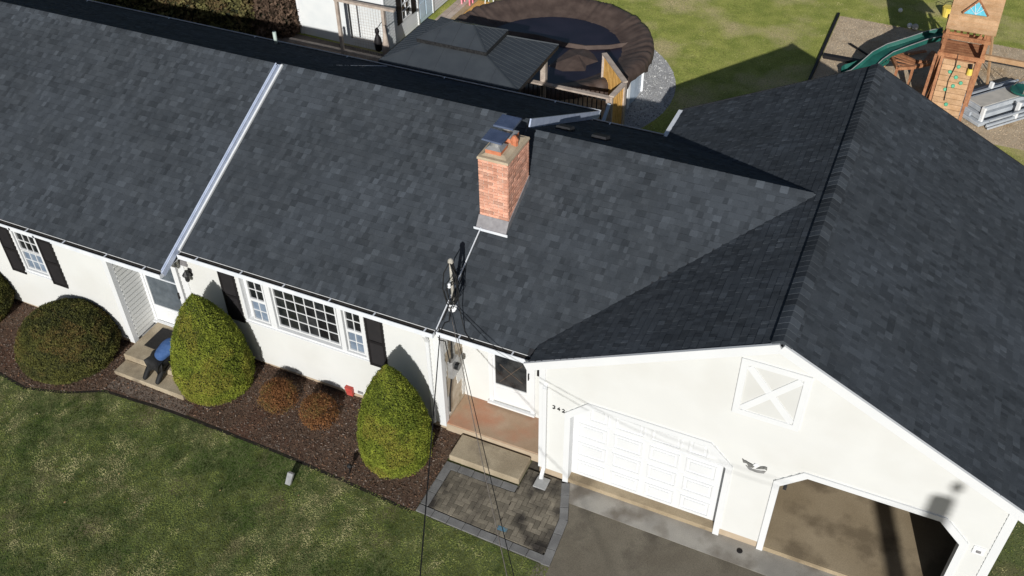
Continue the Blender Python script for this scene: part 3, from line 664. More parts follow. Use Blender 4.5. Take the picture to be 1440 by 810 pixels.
# ---- chimney
cx0, cx1, cy0, cy1, czt = -2.26, -1.66, 2.27, 3.25, 5.40
b = MB(); b.box(cx0+.012, cx1-.012, cy0+.012, cy1-.012, 3.5, czt-.001); b.box(cx0-.02, cx1+.02, cy0-.02, cy1+.02, czt-.07, czt-.003) if False else None
ch = b.build('chimney', M['mortar'], house); ch['label'] = 'red brick chimney with mortar crown and two metal flue caps'
def brickmesh(dx, dy):
    b = MB(); b.box(0, dx, 0, dy, 0, .056); o = b.build('brick', M['brick'], bevel=.003); me = o.data; bpy.data.objects.remove(o); return me
bx_, by_, bhx, bhy = brickmesh(.19, .02), brickmesh(.02, .186), brickmesh(.09, .02), brickmesh(.02, .086)
backmb = MB(); nb = int((czt-3.72)/.0672)
for k in range(nb):
    z = 3.72+k*.0672+.005; o_ = (k % 2)*.1
    xs_ = [(cx0+.0, .09)] if k % 2 else []
    x = cx0+(.1 if k % 2 else 0)
    while x < cx1-.04:
        L_ = .19 if x+.19 <= cx1+.002 else .09
        if zmid(cy0) < z+.05:
            j = random.uniform(-.002, .003); link('brick', bx_ if L_ > .1 else bhx, ch, (x, cy0-.006+j, z))
        backmb.box(x, x+L_, cy1-.012, cy1+.004, z, z+.056); x += L_+.012
    if k % 2:
        if zmid(cy0) < z+.05: link('brick', bhx, ch, (cx0, cy0-.006, z))
    y = cy0+(.012 if k % 2 == 0 else .11)
    if k % 2: link('brick', bhy, ch, (cx1-.015, cy0+.016, z)) if zmid(cy0) < z+.05 else None
    while y < cy1-.04:
        L_ = .186 if y+.186 <= cy1+.002 else .086
        if zmid(y) < z+.04: link('brick', by_ if L_ > .1 else bhy, ch, (cx1-.015+random.uniform(-.002, .003), y, z))
        backmb.box(cx0-.004, cx0+.012, y, y+L_, z, z+.056); y += L_+.011
meta(backmb.build('bricks', M['brick'], ch), None, None, None, 'stuff')
b = MB(); b.hexa([(cx0-.022, cy0-.022, czt), (cx1+.022, cy0-.022, czt), (cx1+.022, cy1+.022, czt), (cx0-.022, cy1+.022, czt), (cx0-.015, cy0-.015, czt+.05), (cx1+.015, cy0-.015, czt+.05), (cx1+.015, cy1+.015, czt+.05), (cx0-.015, cy1+.015, czt+.05)])
b.hexa([(cx0+.04, cy0+.04, czt+.06), (cx1-.04, cy0+.04, czt+.06), (cx1-.04, cy1-.04, czt+.06), (cx0+.04, cy1-.04, czt+.06), (cx0+.12, cy0+.14, czt+.10), (cx1-.12, cy0+.14, czt+.10), (cx1-.12, cy1-.14, czt+.10), (cx0+.12, cy1-.14, czt+.10)])
b.build('crown', M['crown'], ch, bevel=.006)
def flue(x, y, wx, wy, base_h, zc, tilt):
    z = czt+.07; b = MB()
    for a in ((x-wx/2, x-wx/2+.03, y-wy/2, y+wy/2), (x+wx/2-.03, x+wx/2, y-wy/2, y+wy/2), (x-wx/2+.03, x+wx/2-.03, y-wy/2, y-wy/2+.03), (x-wx/2+.03, x+wx/2-.03, y+wy/2-.03, y+wy/2)): b.box(*a, z-.01, z+base_h)
    fl = b.build('flue', M['clay'], ch, bevel=.004)
    b = MB(); b.box(x-wx/2+.04, x+wx/2-.04, y-wy/2+.04, y+wy/2-.04, z, z+base_h-.03); b.build('flue_throat', M['metal_black'], fl)
    b = MB(); b.hexa([(x-wx*.52, y-wy*.52, z+base_h+.001), (x+wx*.52, y-wy*.52, z+base_h+.001), (x+wx*.52, y+wy*.52, z+base_h+.001), (x-wx*.52, y+wy*.52, z+base_h+.001), (x-.10, y-.09, z+base_h+.05), (x+.10, y-.09, z+base_h+.05), (x+.10, y+.09, z+base_h+.05), (x-.10, y+.09, z+base_h+.05)])
    b.lathe((x, y, z+base_h+.05), [(.10, 0), (.10, zc-.05)], 12)
    b.build('flue_collar', M['galv'], fl)
    b = MB(); h = z+base_h+zc
    b.hexa([(x-wx*.66, y-wy*.68, h-.012+tilt), (x+wx*.66, y-wy*.68, h-.012), (x+wx*.66, y+wy*.68, h-.012), (x-wx*.66, y+wy*.68, h-.012+tilt), (x-wx*.62, y-wy*.63, h+.022+tilt), (x+wx*.62, y-wy*.63, h+.022), (x+wx*.62, y+wy*.63, h+.03), (x-wx*.62, y+wy*.63, h+.03+tilt)])
    b.build('flue_cap', M['cap'], fl, bevel=.005)
flue(-2.0, 2.53, .32, .30, .10, .20, .02); flue(-1.98, 3.0, .32, .32, .12, .24, -.0)
b = MB(); b.lathe((-1.78, 2.86, czt+.07), [(.075, 0), (.07, .06), (.085, .12), (.05, .17), (.03, .2)], 8); b.build('broken_flue_tile', M['clay'], ch)
b = MB(); b.hexa([(cx0-.02, cy0-.16, zmid(cy0-.16)+.0), (cx1+.02, cy0-.16, zmid(cy0-.16)), (cx1+.02, cy0-.005, zmid(cy0)), (cx0-.02, cy0-.005, zmid(cy0)), (cx0-.02, cy0-.16, zmid(cy0-.16)+.02), (cx1+.02, cy0-.16, zmid(cy0-.16)+.02), (cx1+.02, cy0-.009, zmid(cy0)+.16), (cx0-.02, cy0-.009, zmid(cy0)+.16)])
b.hexa([(cx1+.006, cy0-.01, zmid(cy0)-.02), (cx1+.02, cy0-.01, zmid(cy0)-.02), (cx1+.02, cy1, zmid(cy1)-.02), (cx1+.006, cy1, zmid(cy1)-.02), (cx1+.006, cy0-.01, zmid(cy0)+.13), (cx1+.02, cy0-.01, zmid(cy0)+.13), (cx1+.02, cy1, zmid(cy1)+.13), (cx1+.006, cy1, zmid(cy1)+.13)])
b.build('base_flashing', M['flash'], ch)
b = MB(); b.box(cx0-.06, cx1+.06, cy0-.185, cy0-.165, zmid(cy0-.17)-.01, zmid(cy0-.17)+.045); b.build('flashing_edge', M['alu'], ch)
# ---- service mast (pierces the roof) and wires
mx, my = -2.07, .65; mz = 3.16
mast = thing('service_mast', (mx, my, mz), 'grey electrical service mast rising through the porch roof beside the eave', 'mast')
b = MB(); b.tube([(mx, my, mz-.15), (mx, my, mz+.55), (mx-.003, my, mz+1.02)], [.032, .032, .030], 12); b.build('pipe', M['mast'], mast, True)
b = MB(); b.lathe((mx, my, mz+1.0), [(.04, 0), (.055, .03), (.05, .08), (.02, .11)], 10); b.build('weatherhead', M['mast'], mast)
b = MB(); b.lathe((mx, my, mz-.09), [(.12, 0), (.08, .05), (.05, .10), (.038, .14)], 14); b.build('roof_boot', M['white_plastic'], mast)
for zz in (.10, .62):
    b = MB(); b.tube([(mx, my-.05, mz+zz), (mx+.02, my-.14, mz+zz)], .016, 8); b.lathe((mx+.03, my-.16, mz+zz-.05), [(.035, 0), (.02, .03), (.035, .06), (.02, .09)], 10); b.build('insulator', M['white_plastic'], mast)
def catenary(a, b, sag, n=24, wob=0):
    a, b = Vector(a), Vector(b); o = []
    for i in range(n+1):
        t = i/n; p = a.lerp(b, t); p.z -= sag*4*t*(1-t)
        if wob: p += Vector((random.uniform(-wob, wob), random.uniform(-wob, wob), random.uniform(-wob, wob)))
        o.append(p)
    return o
PX, PY, PZ = 13.65, -22.75, 13.55
def wire(label, a, e, r_, sag, mt='cable'):
    b = MB(); b.tube([p-Vector(a) for p in catenary(a, e, sag, 40)], r_, 6)
    o = b.build('wire', M[mt], None, True); o.location = a; meta(o, label, 'wire'); return o
wire('thick black cable dropping from the porch eave past the right-hand cone shrub', (X1+.06, .12, 2.72), (9.05, -22.75, 9.5), .010, .12)
wire('thin black wire from the mast, rightmost where the pair crosses the pavers', (mx+.03, my-.16, mz+.12), (PX, PY, 13.2), .0065, .9)
wire('thin brownish wire from the mast, just left of its black twin over the pavers', (mx+.0, my-.16, mz+.10), (PX-.25, PY, 13.0), .0065, .95, 'wood_grey')
dw = MB()
def loop(pts, r_=.012): dw.tube(pts, r_, 6)
Z0 = lambda y: 2.905+.5032*(y-.219)
loop([(mx, my-.03, mz+1.06), (mx+.10, my-.12, mz+.9), (mx+.13, my-.16, mz+.55), (mx+.05, my-.18, mz+.2), (mx+.03, my-.16, mz+.12)])
loop([(mx, my-.03, mz+1.06), (mx-.08, my-.14, mz+.85), (mx-.1, my-.18, mz+.5), (mx-.02, my-.2, mz+.18), (mx+.0, my-.16, mz+.1)])
loop([(mx, my-.03, mz+1.04), (mx+.16, my-.1, mz+.8), (mx+.2, my-.14, mz+.42), (mx+.1, my-.2, mz+.1), (mx+.03, my-.16, mz+.1)], .009)
loop([(mx+.03, my-.16, mz+.1), (mx+.05, my-.3, Z0(my-.3)+.03), (mx-.02, .3, Z0(.3)+.03), (X1+.08, .12, 2.88), (X1+.08, .06, 2.75), (X1+.07, .3, 2.5), (X1+.07, .42, 1.8)])
loop([(mx-.02, my-.18, mz+.06), (mx-.08, my-.3, Z0(my-.3)+.025), (mx-.13, .32, Z0(.32)+.02), (X1-.02, .1, 2.86), (X1+.06, .12, 2.72)])
for q in range(7):
    a0 = random.uniform(0, 6.28); h0 = random.uniform(.35, .8); loop([(mx+.03, my-.16, mz+.12), (mx+.14*math.cos(a0)+.06, my-.1+.1*math.sin(a0), mz+.12+h0*.3), (mx+.19*math.cos(a0)+.08, my-.1+.12*math.sin(a0), mz+.15+h0*.6), (mx+.08, my-.06, mz+.2+h0), (mx+.03, my-.04, mz+.12+h0*1.05)], .007)
loop([(mx+.06, my-.04, mz+.75), (mx+.16, my-.1, mz+.5), (mx+.24, my-.2, mz+.12), (mx+.42, my-.38, Z0(my-.38)+.02), (mx+.62, my-.52, Z0(my-.52)+.02), (mx+.66, .13, 2.93)], .009)
loop([(mx+.05, my-.02, mz+1.02), (mx+.09, my+.03, mz+.7), (mx+.10, my+.02, mz+.35), (mx+.04, my-.02, mz+.05)], .022)
dw.build('drip_loop', M['cable'], mast)
sp = thing('utility_pole', (PX, PY, 0), 'tall wooden utility pole by the street carrying the service wires', 'pole')
b = MB(); b.lathe((PX, PY, -.3), [(.21, 0), (.175, PZ+.3)], 14); b.build('post', M['utility'], sp, True)
b = MB(); b.lathe((PX+.12, PY, PZ-.02), [(.015, 0), (.015, .25), (.07, .27), (.09, .36), (.06, .46), (.02, .5)], 10); b.build('insulator', M['metal_black'], sp)
# ---------------------------------------------------------------- ground surfaces
MF = [(-22, -2.4), (-11.73, -2.42), (-10.9, -2.52), (-10.0, -2.25), (-9.3, -1.88), (-7.6, -1.72), (-4.9, -1.72), (-3.2, -1.78), (-1.8, -1.86), (-1.8, .2), (X1, .3), (X0-1.5, .3), (XL, .3), (XL, -.4), (-22, -.4)]
sheet('mulch_bed', MF, M['mulch'], .006, 'dark bark mulch bed along the front wall')
sheet('driveway', [(.75, -.45), (8.6, -.45), (9.5, -40), (1.1, -40)], M['asphalt'], .004, 'weathered asphalt driveway')
ap = sheet('apron', [(.56, .0), (7.9, .0), (7.9, -.56), (.80, -.48)], M['apron'], -.05, 'grey concrete apron strip before the garage doors', thick=.062)
sheet('side_path', [(-9.35, -1.44), (-7.3, -1.44), (-7.3, -1.74), (-9.35, -1.80)], mat('brown_grit', (.12, .09, .07), (.19, .15, .12), 8, .95, fine=.35, bscale=70, bump=.3), .007, 'narrow gritty strip before the steps')
# grit under rear
an = np.linspace(0, 2*math.pi, 48, endpoint=False)
sheet('pool_gravel', [(-6.05+4.15*math.cos(a), 14.75+4.15*math.sin(a)) for a in an], M['gravel'], .005, 'ring of grey gravel around the pool')
sheet('back_lawn', [(-60, 8.25), (60, 8.25), (60, 80), (-60, 80)], mat('back_turf', (.24, .275, .055), (.36, .37, .09), 1.5, .95, c3=(.50, .42, .21), s3=.45, fine=.35, bscale=25, t3=.50), .0015, 'bright yellow-green lawn of the back yard')
sheet('play_area', [(1.78, 16.2), (16, 16.4), (16, 22.6), (1.8, 23.15)], M['sand'], .005, 'tan wood-chip play area')
sheet('back_patio', [(-16, 8.2), (-2.6, 8.2), (-2.6, 13.8), (-16, 13.8)], mat('patio_paving', (.12, .10, .09), (.18, .15, .13), 3, .9, fine=.2), .003, 'dim paved patio behind the house')
ed = thing('play_area_edging', (1.78, 16.2, 0), 'black plastic edging along the left side of the tan play area', 'edging')
b = MB(); b.box(1.70, 1.78, 16.2, 23.2, 0, .10); b.build('strip', M['black'], ed)
# scattered real grit, chips, blades
def inview(x, y, z, mrg=25):
    d = np.stack([x-CAM.x, y-CAM.y, z-CAM.z], 1); w_ = d@np.array(fw); u = 720+FPX*(d@np.array(RT))/w_; v = 405-FPX*(d@np.array(UP))/w_
    return (u > -mrg) & (u < 1440+mrg) & (v > -mrg) & (v < 810+mrg)
def gzv(x): return np.minimum(np.maximum(-x-1, 0)*.022, .33)
def scatter_blades(name, poly, n, hgt, wid, pal, parent=None, label=None, holes=(), seed=1):
    rg = np.random.default_rng(seed); P = np.array(poly); x = rg.uniform(P[:, 0].min(), P[:, 0].max(), n); y = rg.uniform(P[:, 1].min(), P[:, 1].max(), n)
    wob = (fbm(x, y, 2.5, 91)-.5)*.16+rg.normal(0, .012, n)
    k = inpoly(x, y+wob, poly) & inview(x, y, gzv(x))
    for h in holes: k &= ~inpoly(x, y+wob, h)
    x, y = x[k], y[k]; n = len(x); z = gzv(x)
    a = rg.uniform(0, 2*np.pi, n); ln = rg.uniform(.2, 1., n)*hgt; b_ = rg.uniform(0, 2*np.pi, n)
    hh = hgt*rg.uniform(.45, 1.15, n); ww = wid*rg.uniform(.6, 1.3, n)
    V = np.empty((n, 3, 3)); V[:, 0] = np.stack([x-np.cos(a)*ww, y-np.sin(a)*ww, z], 1); V[:, 1] = np.stack([x+np.cos(a)*ww, y+np.sin(a)*ww, z], 1)
    b_ = a+np.pi/2+rg.normal(0, .5, n); V[:, 2] = np.stack([x+np.cos(b_)*ln*1.2, y+np.sin(b_)*ln*1.2, z+hh*.55], 1)
    V[:, :2, 2] += (hh*rg.uniform(0, .35, n))[:, None]
    f = fbm(x, y, .55, seed+3)*.40+fbm(x, y, 3.2, seed+9)*.60+rg.normal(0, .06, n)
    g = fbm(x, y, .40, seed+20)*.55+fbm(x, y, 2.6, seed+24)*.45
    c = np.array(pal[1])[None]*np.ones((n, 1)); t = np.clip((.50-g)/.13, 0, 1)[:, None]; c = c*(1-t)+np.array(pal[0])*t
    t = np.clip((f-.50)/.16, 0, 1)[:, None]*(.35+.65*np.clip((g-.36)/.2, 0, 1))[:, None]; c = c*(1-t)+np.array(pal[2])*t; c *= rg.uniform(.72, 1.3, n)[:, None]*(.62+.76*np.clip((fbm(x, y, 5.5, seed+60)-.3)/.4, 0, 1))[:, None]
    o = npmesh(name, V.reshape(-1, 3), np.arange(3*n).reshape(-1, 3), M['blade'], c); meta(o, label, None, None, 'stuff'); return n
FR = [(-16, -12), (1.0, -12), (1.02, -1.95), (-1.8, -1.88), (-3.2, -1.80), (-4.9, -1.75), (-7.4, -1.83), (-9.3, -1.9), (-10.0, -2.27), (-10.9, -2.54), (-11.73, -2.45), (-16, -2.42)]
G1 = ((.062, .098, .022), (.185, .215, .058), (.50, .45, .22)); G2 = ((.22, .27, .05), (.35, .37, .09), (.56, .49, .24))  # front palette's dark green is grass mottle and painted soft tree shadow
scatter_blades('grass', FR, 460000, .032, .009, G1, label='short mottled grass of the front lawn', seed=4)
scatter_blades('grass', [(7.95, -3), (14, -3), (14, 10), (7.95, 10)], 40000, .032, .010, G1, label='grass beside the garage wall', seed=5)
pg = [(-6.05+4.15*math.cos(a), 14.75+4.15*math.sin(a)) for a in an]
scatter_blades('grass', [(-11, 13), (-2.7, 8.3), (.2, 9), (9, 9), (20, 14), (20, 40), (-12, 40)], 330000, .035, .014, G2, label='sunlit grass of the back yard', holes=(pg, [(1.78, 16.2), (20, 16.4), (20, 22.6), (1.8, 23.15)]), seed=6)
def chips(name, poly, n, sz, cols, off, label, holes=(), seed=3, hs=.5):
    rg = np.random.default_rng(seed); P = np.array(poly); x = rg.uniform(P[:, 0].min(), P[:, 0].max(), n); y = rg.uniform(P[:, 1].min(), P[:, 1].max(), n)
    k = inpoly(x, y, poly) & inview(x, y, gzv(x))
    for h in holes: k &= ~inpoly(x, y, h)
    x, y = x[k], y[k]; n = len(x); z = gzv(x)+off+rg.uniform(0, sz*.5, n)
    c0 = np.stack([x, y, z], 1); d1 = rg.normal(0, 1, (n, 3)); d1[:, 2] *= .45; d1 /= np.linalg.norm(d1, axis=1)[:, None]; d2 = rg.normal(0, 1, (n, 3)); d2[:, 2] *= .45
    d2 -= d1*(d1*d2).sum(1)[:, None]; d2 /= np.linalg.norm(d2, axis=1)[:, None]; L_ = (sz*rg.uniform(.5, 1.5, n))[:, None]; d2 = d2*L_*hs; d1 = d1*L_
    V = np.stack([c0-d1, c0+d2, c0+d1, c0-d2], 1); ci = rg.integers(0, len(cols), n); c = np.array(cols)[ci]*rg.uniform(.6, 1.35, n)[:, None]
    meta(npmesh(name, V.reshape(-1, 3), np.arange(4*n).reshape(-1, 4), M['chip'], c), label, None, None, 'stuff')
chips('mulch_chips', MF, 60000, .022, [(.085, .055, .038), (.13, .09, .065), (.06, .038, .027), (.19, .155, .13), (.18, .10, .06)], .008, 'loose bark chips of the mulch bed', hs=.4)
chips('gravel_stones', pg, 30000, .022, [(.40, .40, .40), (.52, .52, .51), (.28, .28, .28)], .006, 'loose grey gravel stones round the pool', hs=.8, seed=8)
chips('wood_chips', [(1.78, 16.2), (12, 16.4), (12, 22.8), (1.8, 23.15)], 60000, .016, [(.50, .40, .275), (.56, .45, .32), (.46, .36, .25)], .006, 'tan wood chips of the play area', hs=.4, seed=9)
EB = [(-16, -2.42), (-11.73, -2.44), (-10.9, -2.54), (-10.0, -2.27), (-9.3, -1.89), (-7.6, -1.76), (-4.9, -1.74), (-3.2, -1.80), (-1.85, -1.87)]
sheet('bed_edge_shadow', [(x, y+.02) for x, y in EB]+[(x, y-.05) for x, y in EB[::-1]], mat('painted_edge_shadow', (.012, .010, .008), (.025, .019, .014), 9, .95), .0085, 'painted dark shadow line along the edge between lawn and mulch')  # strip colour paints the shadow of the lawn's cut edge
chips('leaf_litter', FR, 260, .016, [(.30, .20, .10), (.42, .34, .22), (.22, .13, .07)], .03, 'scattered dry leaf bits lying on the front lawn', hs=.6, seed=31)
# ---- porch slab and step, entry steps
def slabthing(name, box, m, label, cat, bev=.012):
    x0, x1, y0, y1, z0, z1 = box; b = MB(); b.box(*box); o = b.build(name, m, None, org=((x0+x1)/2, (y0+y1)/2, z0), bevel=bev); return meta(o, label, cat)
b = MB(); b.box(X1+.001, .07, YM, YB, -.2, .243); ps = b.build('porch_slab', M['porch'], house, bevel=.008); ps['label'] = 'rust-stained concrete porch floor'
b = MB(); b.box(X1+.003, -.021, YM-.012, YM-.001, -.2, .225); b.build('porch_slab_edge', M['porch_face'], house)
slabthing('concrete_step', (-1.78, -.25, -.47, .15, -.05, .15), M['concrete'], 'single loose concrete step below the rust-stained porch', 'step', .02)
st = thing('entry_steps', (-8.6, -.6, .18), 'two-tier tan concrete steps below the left storm door', 'steps')
for bx in ((-9.5, -7.75, -1.02, YM-.03, .0, .42), (-9.46, -7.6, -1.42, -1.021, .0, .28)):
    b = MB(); b.box(*bx); b.build('step', M['concrete'], st, bevel=.015)
b = MB(); b.hexa([(-9.25, -.62, .424), (-8.62, -.64, .424), (-8.62, .02, .424), (-9.25, .0, .424), (-9.25, -.62, .436), (-8.62, -.64, .436), (-8.62, .02, .436), (-9.25, .0, .436)]); meta(b.build('door_mat', M['mat'], None, org=(-8.9, -.3, .424)), 'black door mat on the upper entry step', 'mat')
slabthing('splash_block', (.03, .29, -.42, -.14, .004, .062), M['galv'], 'small pale square splash block under the garage corner downspout', 'splash block', .006)
# ---- pavers
pv = [(-1.79, -1.85), (1.02, -1.94), (.96, -.88), (.66, .0), (-.01, .0), (-.01, .19), (-.24, .19), (-.24, -.5), (-1.79, -.52)]
patio = sheet('paver_walk', pv, M['sandbed'], .006, 'herringbone paver walk with grey border')
def paver(L_, w_, mt):
    b = MB(); b.box(-L_/2, L_/2, -w_/2, w_/2, 0, .03); o = b.build('paver', M[mt], bevel=.004); me = o.data; bpy.data.objects.remove(o); return me
pm = paver(.193, .094, 'paver'); pbm = paver(.193, .094, 'paver_blue'); A_ = math.radians(43)
inner = [(-1.60, -1.64), (.84, -1.74), (.78, -.80), (.52, -.06), (-.20, -.06), (-.20, -.53), (-1.60, -.55)]
def parea(q): return sum(q[i][0]*q[(i+1) % len(q)][1]-q[(i+1) % len(q)][0]*q[i][1] for i in range(len(q)))/2
def clip(poly, C_):   # convex clip, C_ counter-clockwise
    out = poly
    for i in range(len(C_)):
        (ax, ay), (bx, by) = C_[i], C_[(i+1) % len(C_)]; inp, out = out, []
        sd_ = lambda p: (bx-ax)*(p[1]-ay)-(by-ay)*(p[0]-ax)
        for k in range(len(inp)):
            p, q = inp[k], inp[(k+1) % len(inp)]; a, c = sd_(p), sd_(q)
            if a >= 0: out.append(p)
            if (a >= 0) != (c >= 0): t = a/(a-c); out.append((p[0]+(q[0]-p[0])*t, p[1]+(q[1]-p[1])*t))
        if not out: return []
    return out
REG = [[(-1.605, -1.655), (-.22, -1.705), (-.22, -.70), (-1.605, -.715)], [(-.214, -1.705), (.83, -1.745), (.775, -.86), (.50, -.06), (-.214, -.06)]]
def place_paver(me, x, y, rot):
    link('paver', me, patio, (x, y, gz(x)+.007+random.uniform(0, .004)), Matrix.Rotation(rot+random.uniform(-.01, .01), 3, 'Z').to_quaternion())
A_ = 0.0
for i in range(-40, 40):
    for j in range(-40, 40):
        # herringbone lattice: unit w=.1; horizontal brick at (i,j) when (i-j)%4==0, vertical when (i-j)%4==2... 
        k = (i-j) % 4
        if k == 0: cx, cy, rt = (i+1)*.1, (j+.5)*.1, 0
        elif k == 3: cx, cy, rt = (i+.5)*.1, (j+1)*.1, math.pi/2
        else: continue
        x = cx*math.cos(A_)-cy*math.sin(A_)-.4; y = cx*math.sin(A_)+cy*math.cos(A_)-1.0
        hx, hy = (.09, .04) if rt == 0 else (.04, .09)
        L_, w_ = (.097, .047) if rt == 0 else (.047, .097); rect = [(x-L_, y-w_), (x+L_, y-w_), (x+L_, y+w_), (x-L_, y+w_)]
        for reg in REG:
            q = clip(rect, reg); ar = abs(parea(q)) if len(q) > 2 else 0
            if ar > .0175: place_paver(pbm if math.hypot(x+.13, y+1.52) < .12 else pm, x, y, rt)
            elif ar > .0012:
                b = MB(); z = gz(x)+.007+random.uniform(0, .004); b.prism([(a, c, z) for a, c in q], (0, 0, .03)); b.build('paver', M['paver'], patio)
bl = [paver(L_, .165, 'paver_edge') for L_ in (.30, .29, .28)]
def border(a, c, inward):
    a, c = Vector((*a, 0)), Vector((*c, 0)); L_ = (c-a).length; n = max(1, round(L_/.32)); d = (c-a)/L_; nn = Vector((-d.y, d.x, 0))*inward
    for k in range(n):
        p = a+d*(L_*(k+.5)/n)+nn*.09; o = link('paver', bl[0], patio, (p.x, p.y, gz(p.x)+.007), Matrix.Rotation(math.atan2(d.y, d.x), 3, 'Z').to_quaternion()); o.scale = ((L_/n-.01)/.30, 1, 1)
border((-1.79, -1.85), (.86, -1.935), 1); border((1.02, -1.94), (.96, -.88), 1); border((.955, -.87), (.67, -.05), 1); border((-1.79, -.70), (-1.79, -1.66), 1); border((-1.79, -.53), (-.24, -.51), -1)
b = MB(); b.lathe((4.07, -.21, .005), [(.055, 0), (.055, .014), (.04, .02)], 16); meta(b.build('drain_cover', M['black'], None, org=(4.07, -.21, 0)), 'small round black drain cover in the apron between the garage doors', 'drain')
# lawn marker, stake light
ms = thing('lawn_marker', (-4.33, -2.22, .07), 'small leaning grey box marker standing in the front lawn', 'marker')
b = MB(); b.hexa([(-4.39, -2.38, .12), (-4.27, -2.38, .12), (-4.27, -2.32, .10), (-4.39, -2.32, .10), (-4.40, -2.22, .30), (-4.27, -2.22, .30), (-4.27, -2.16, .27), (-4.40, -2.16, .27)]); b.build('case', M['galv'], ms, bevel=.008)
b = MB(); b.tube([(-4.33, -2.26, .05), (-4.33, -2.24, .2)], .015, 6); b.build('stake', M['black'], ms)
ml = thing('path_light', (-3.40, -1.60, .05), 'small black stake light at the mulch edge before the right cone shrub', 'path light')
b = MB(); b.tube([(-3.4, -1.6, .04), (-3.39, -1.58, .22)], .012, 6); b.build('stake', M['black'], ml); b = MB(); b.lathe((-3.39, -1.58, .21), [(.03, 0), (.05, .04), (.055, .06), (.02, .09)], 10); b.build('lamp_head', M['metal_black'], ml)
# ---------------------------------------------------------------- shrubs
def crown(parent, name, c, prof, n, leaf, pal, seed, lump=.06, up=.5, inner=.86, lay=.10):
    """prof(t)->(r,z); leaves spread through the outer shell"""
    rg = np.random.default_rng(seed); t = rg.random(n*2)
    tt = np.linspace(0, 1, 60); rr = np.array([prof(a)[0] for a in tt]); t = tt[rg.choice(60, n*2, p=(rr+.05)/(rr+.05).sum())]+rg.uniform(-.01, .01, n*2); t = np.clip(t, 0, 1)
    ph = rg.uniform(0, 2*np.pi, n*2); r_ = np.interp(t, tt, rr); z_ = np.interp(t, tt, [prof(a)[1] for a in tt])
    lm = fbm(ph*1.3+5, t*6, 1.6, seed)*.5+fbm(ph*4+5, t*14, 1.7, seed+5)*.5
    dep = rg.random(n*2)**2*lay-(rg.random(n*2) > .93)*rg.random(n*2)*lump*.9
    keep = (lm > .22)
    r_ = r_*(1+(lm-.5)*lump*4)-dep+.0; r_ = np.maximum(r_, .01)
    x = c[0]+r_*np.cos(ph); y = c[1]+r_*np.sin(ph); z = c[2]+z_+rg.normal(0, .012, n*2)
    x, y, z, ph, lm, dep, t = [q[keep][:n] for q in (x, y, z, ph, lm, dep, t)]; n = len(x)
    dz = np.gradient(rr, tt); slope_ = np.interp(t, tt, np.arctan2(-dz, np.gradient([prof(a)[1] for a in tt], tt)))
    nrm = np.stack([np.cos(ph)*np.cos(slope_), np.sin(ph)*np.cos(slope_), np.sin(slope_)+up], 1)+rg.normal(0, .45, (n, 3)); nrm /= np.linalg.norm(nrm, axis=1)[:, None]
    tg = np.cross(nrm, rg.normal(0, 1, (n, 3))); tg /= np.linalg.norm(tg, axis=1)[:, None]; c0 = np.stack([x, y, z], 1)
    s_ = (leaf*rg.uniform(.6, 1.4, n))[:, None]
    bt = np.cross(nrm, tg); ax = nrm*.55+bt*.85
    V = np.stack([c0-tg*s_*.45, c0+ax*s_, c0+tg*s_*.45, c0-ax*s_*.3], 1)
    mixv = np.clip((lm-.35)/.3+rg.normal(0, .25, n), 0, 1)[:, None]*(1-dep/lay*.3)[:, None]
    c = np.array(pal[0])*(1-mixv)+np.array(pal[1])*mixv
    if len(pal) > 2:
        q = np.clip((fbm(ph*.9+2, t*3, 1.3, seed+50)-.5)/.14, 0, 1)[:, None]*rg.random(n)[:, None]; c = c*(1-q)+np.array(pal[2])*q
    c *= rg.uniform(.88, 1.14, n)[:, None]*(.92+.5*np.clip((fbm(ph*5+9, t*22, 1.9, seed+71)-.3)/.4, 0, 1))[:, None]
    o = npmesh(name, V.reshape(-1, 3), np.arange(4*n).reshape(-1, 4), M['leaf'], c, parent)
    return o
def core(parent, c, prof, k, m='floral'):
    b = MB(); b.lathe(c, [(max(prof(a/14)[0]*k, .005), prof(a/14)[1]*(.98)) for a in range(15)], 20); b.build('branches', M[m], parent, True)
def trunk(parent, c, r_, h): b = MB(); b.tube([(c[0], c[1], c[2]-.1), (c[0], c[1], c[2]+h)], [r_, r_*.6], 8); b.build('trunk', M['bark'], parent)
def cone_prof(Rb, H):
    def f(t):
        z = t*H; k = z/H
        r_ = Rb*(.90+.10*math.sin(min(1, k/.16)*1.57)) if k < .16 else Rb*max(0, 1-((k-.16)/.84)**1.8)**.82
        return max(r_, .02), z+.06
    return f
for (x, y, Rb, H, lb, sd_) in ((-7.26, -.68, .82, 2.46, 'tall yellow-green cone shrub beside the entry steps and kneeling person', 3), (-2.78, -.78, .73, 2.46, 'tall yellow-green cone shrub in front of the porch corner, beside the pavers', 4)):
    t = thing('cone_shrub', (x, y, gz(x)), lb, 'shrub', 'two cone shrubs against the front wall'); c = (x, y, gz(x)); p = cone_prof(Rb, H)
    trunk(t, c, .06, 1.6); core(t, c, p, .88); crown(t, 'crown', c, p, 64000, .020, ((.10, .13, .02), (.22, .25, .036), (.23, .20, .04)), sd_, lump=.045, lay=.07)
def dome(Rx, H):
    def f(t):
        a = t*math.pi*.5; return max(Rx*math.cos(a)**.55, .02)*(1-.18*max(0, 1-t*6)), H*math.sin(a)
    return f
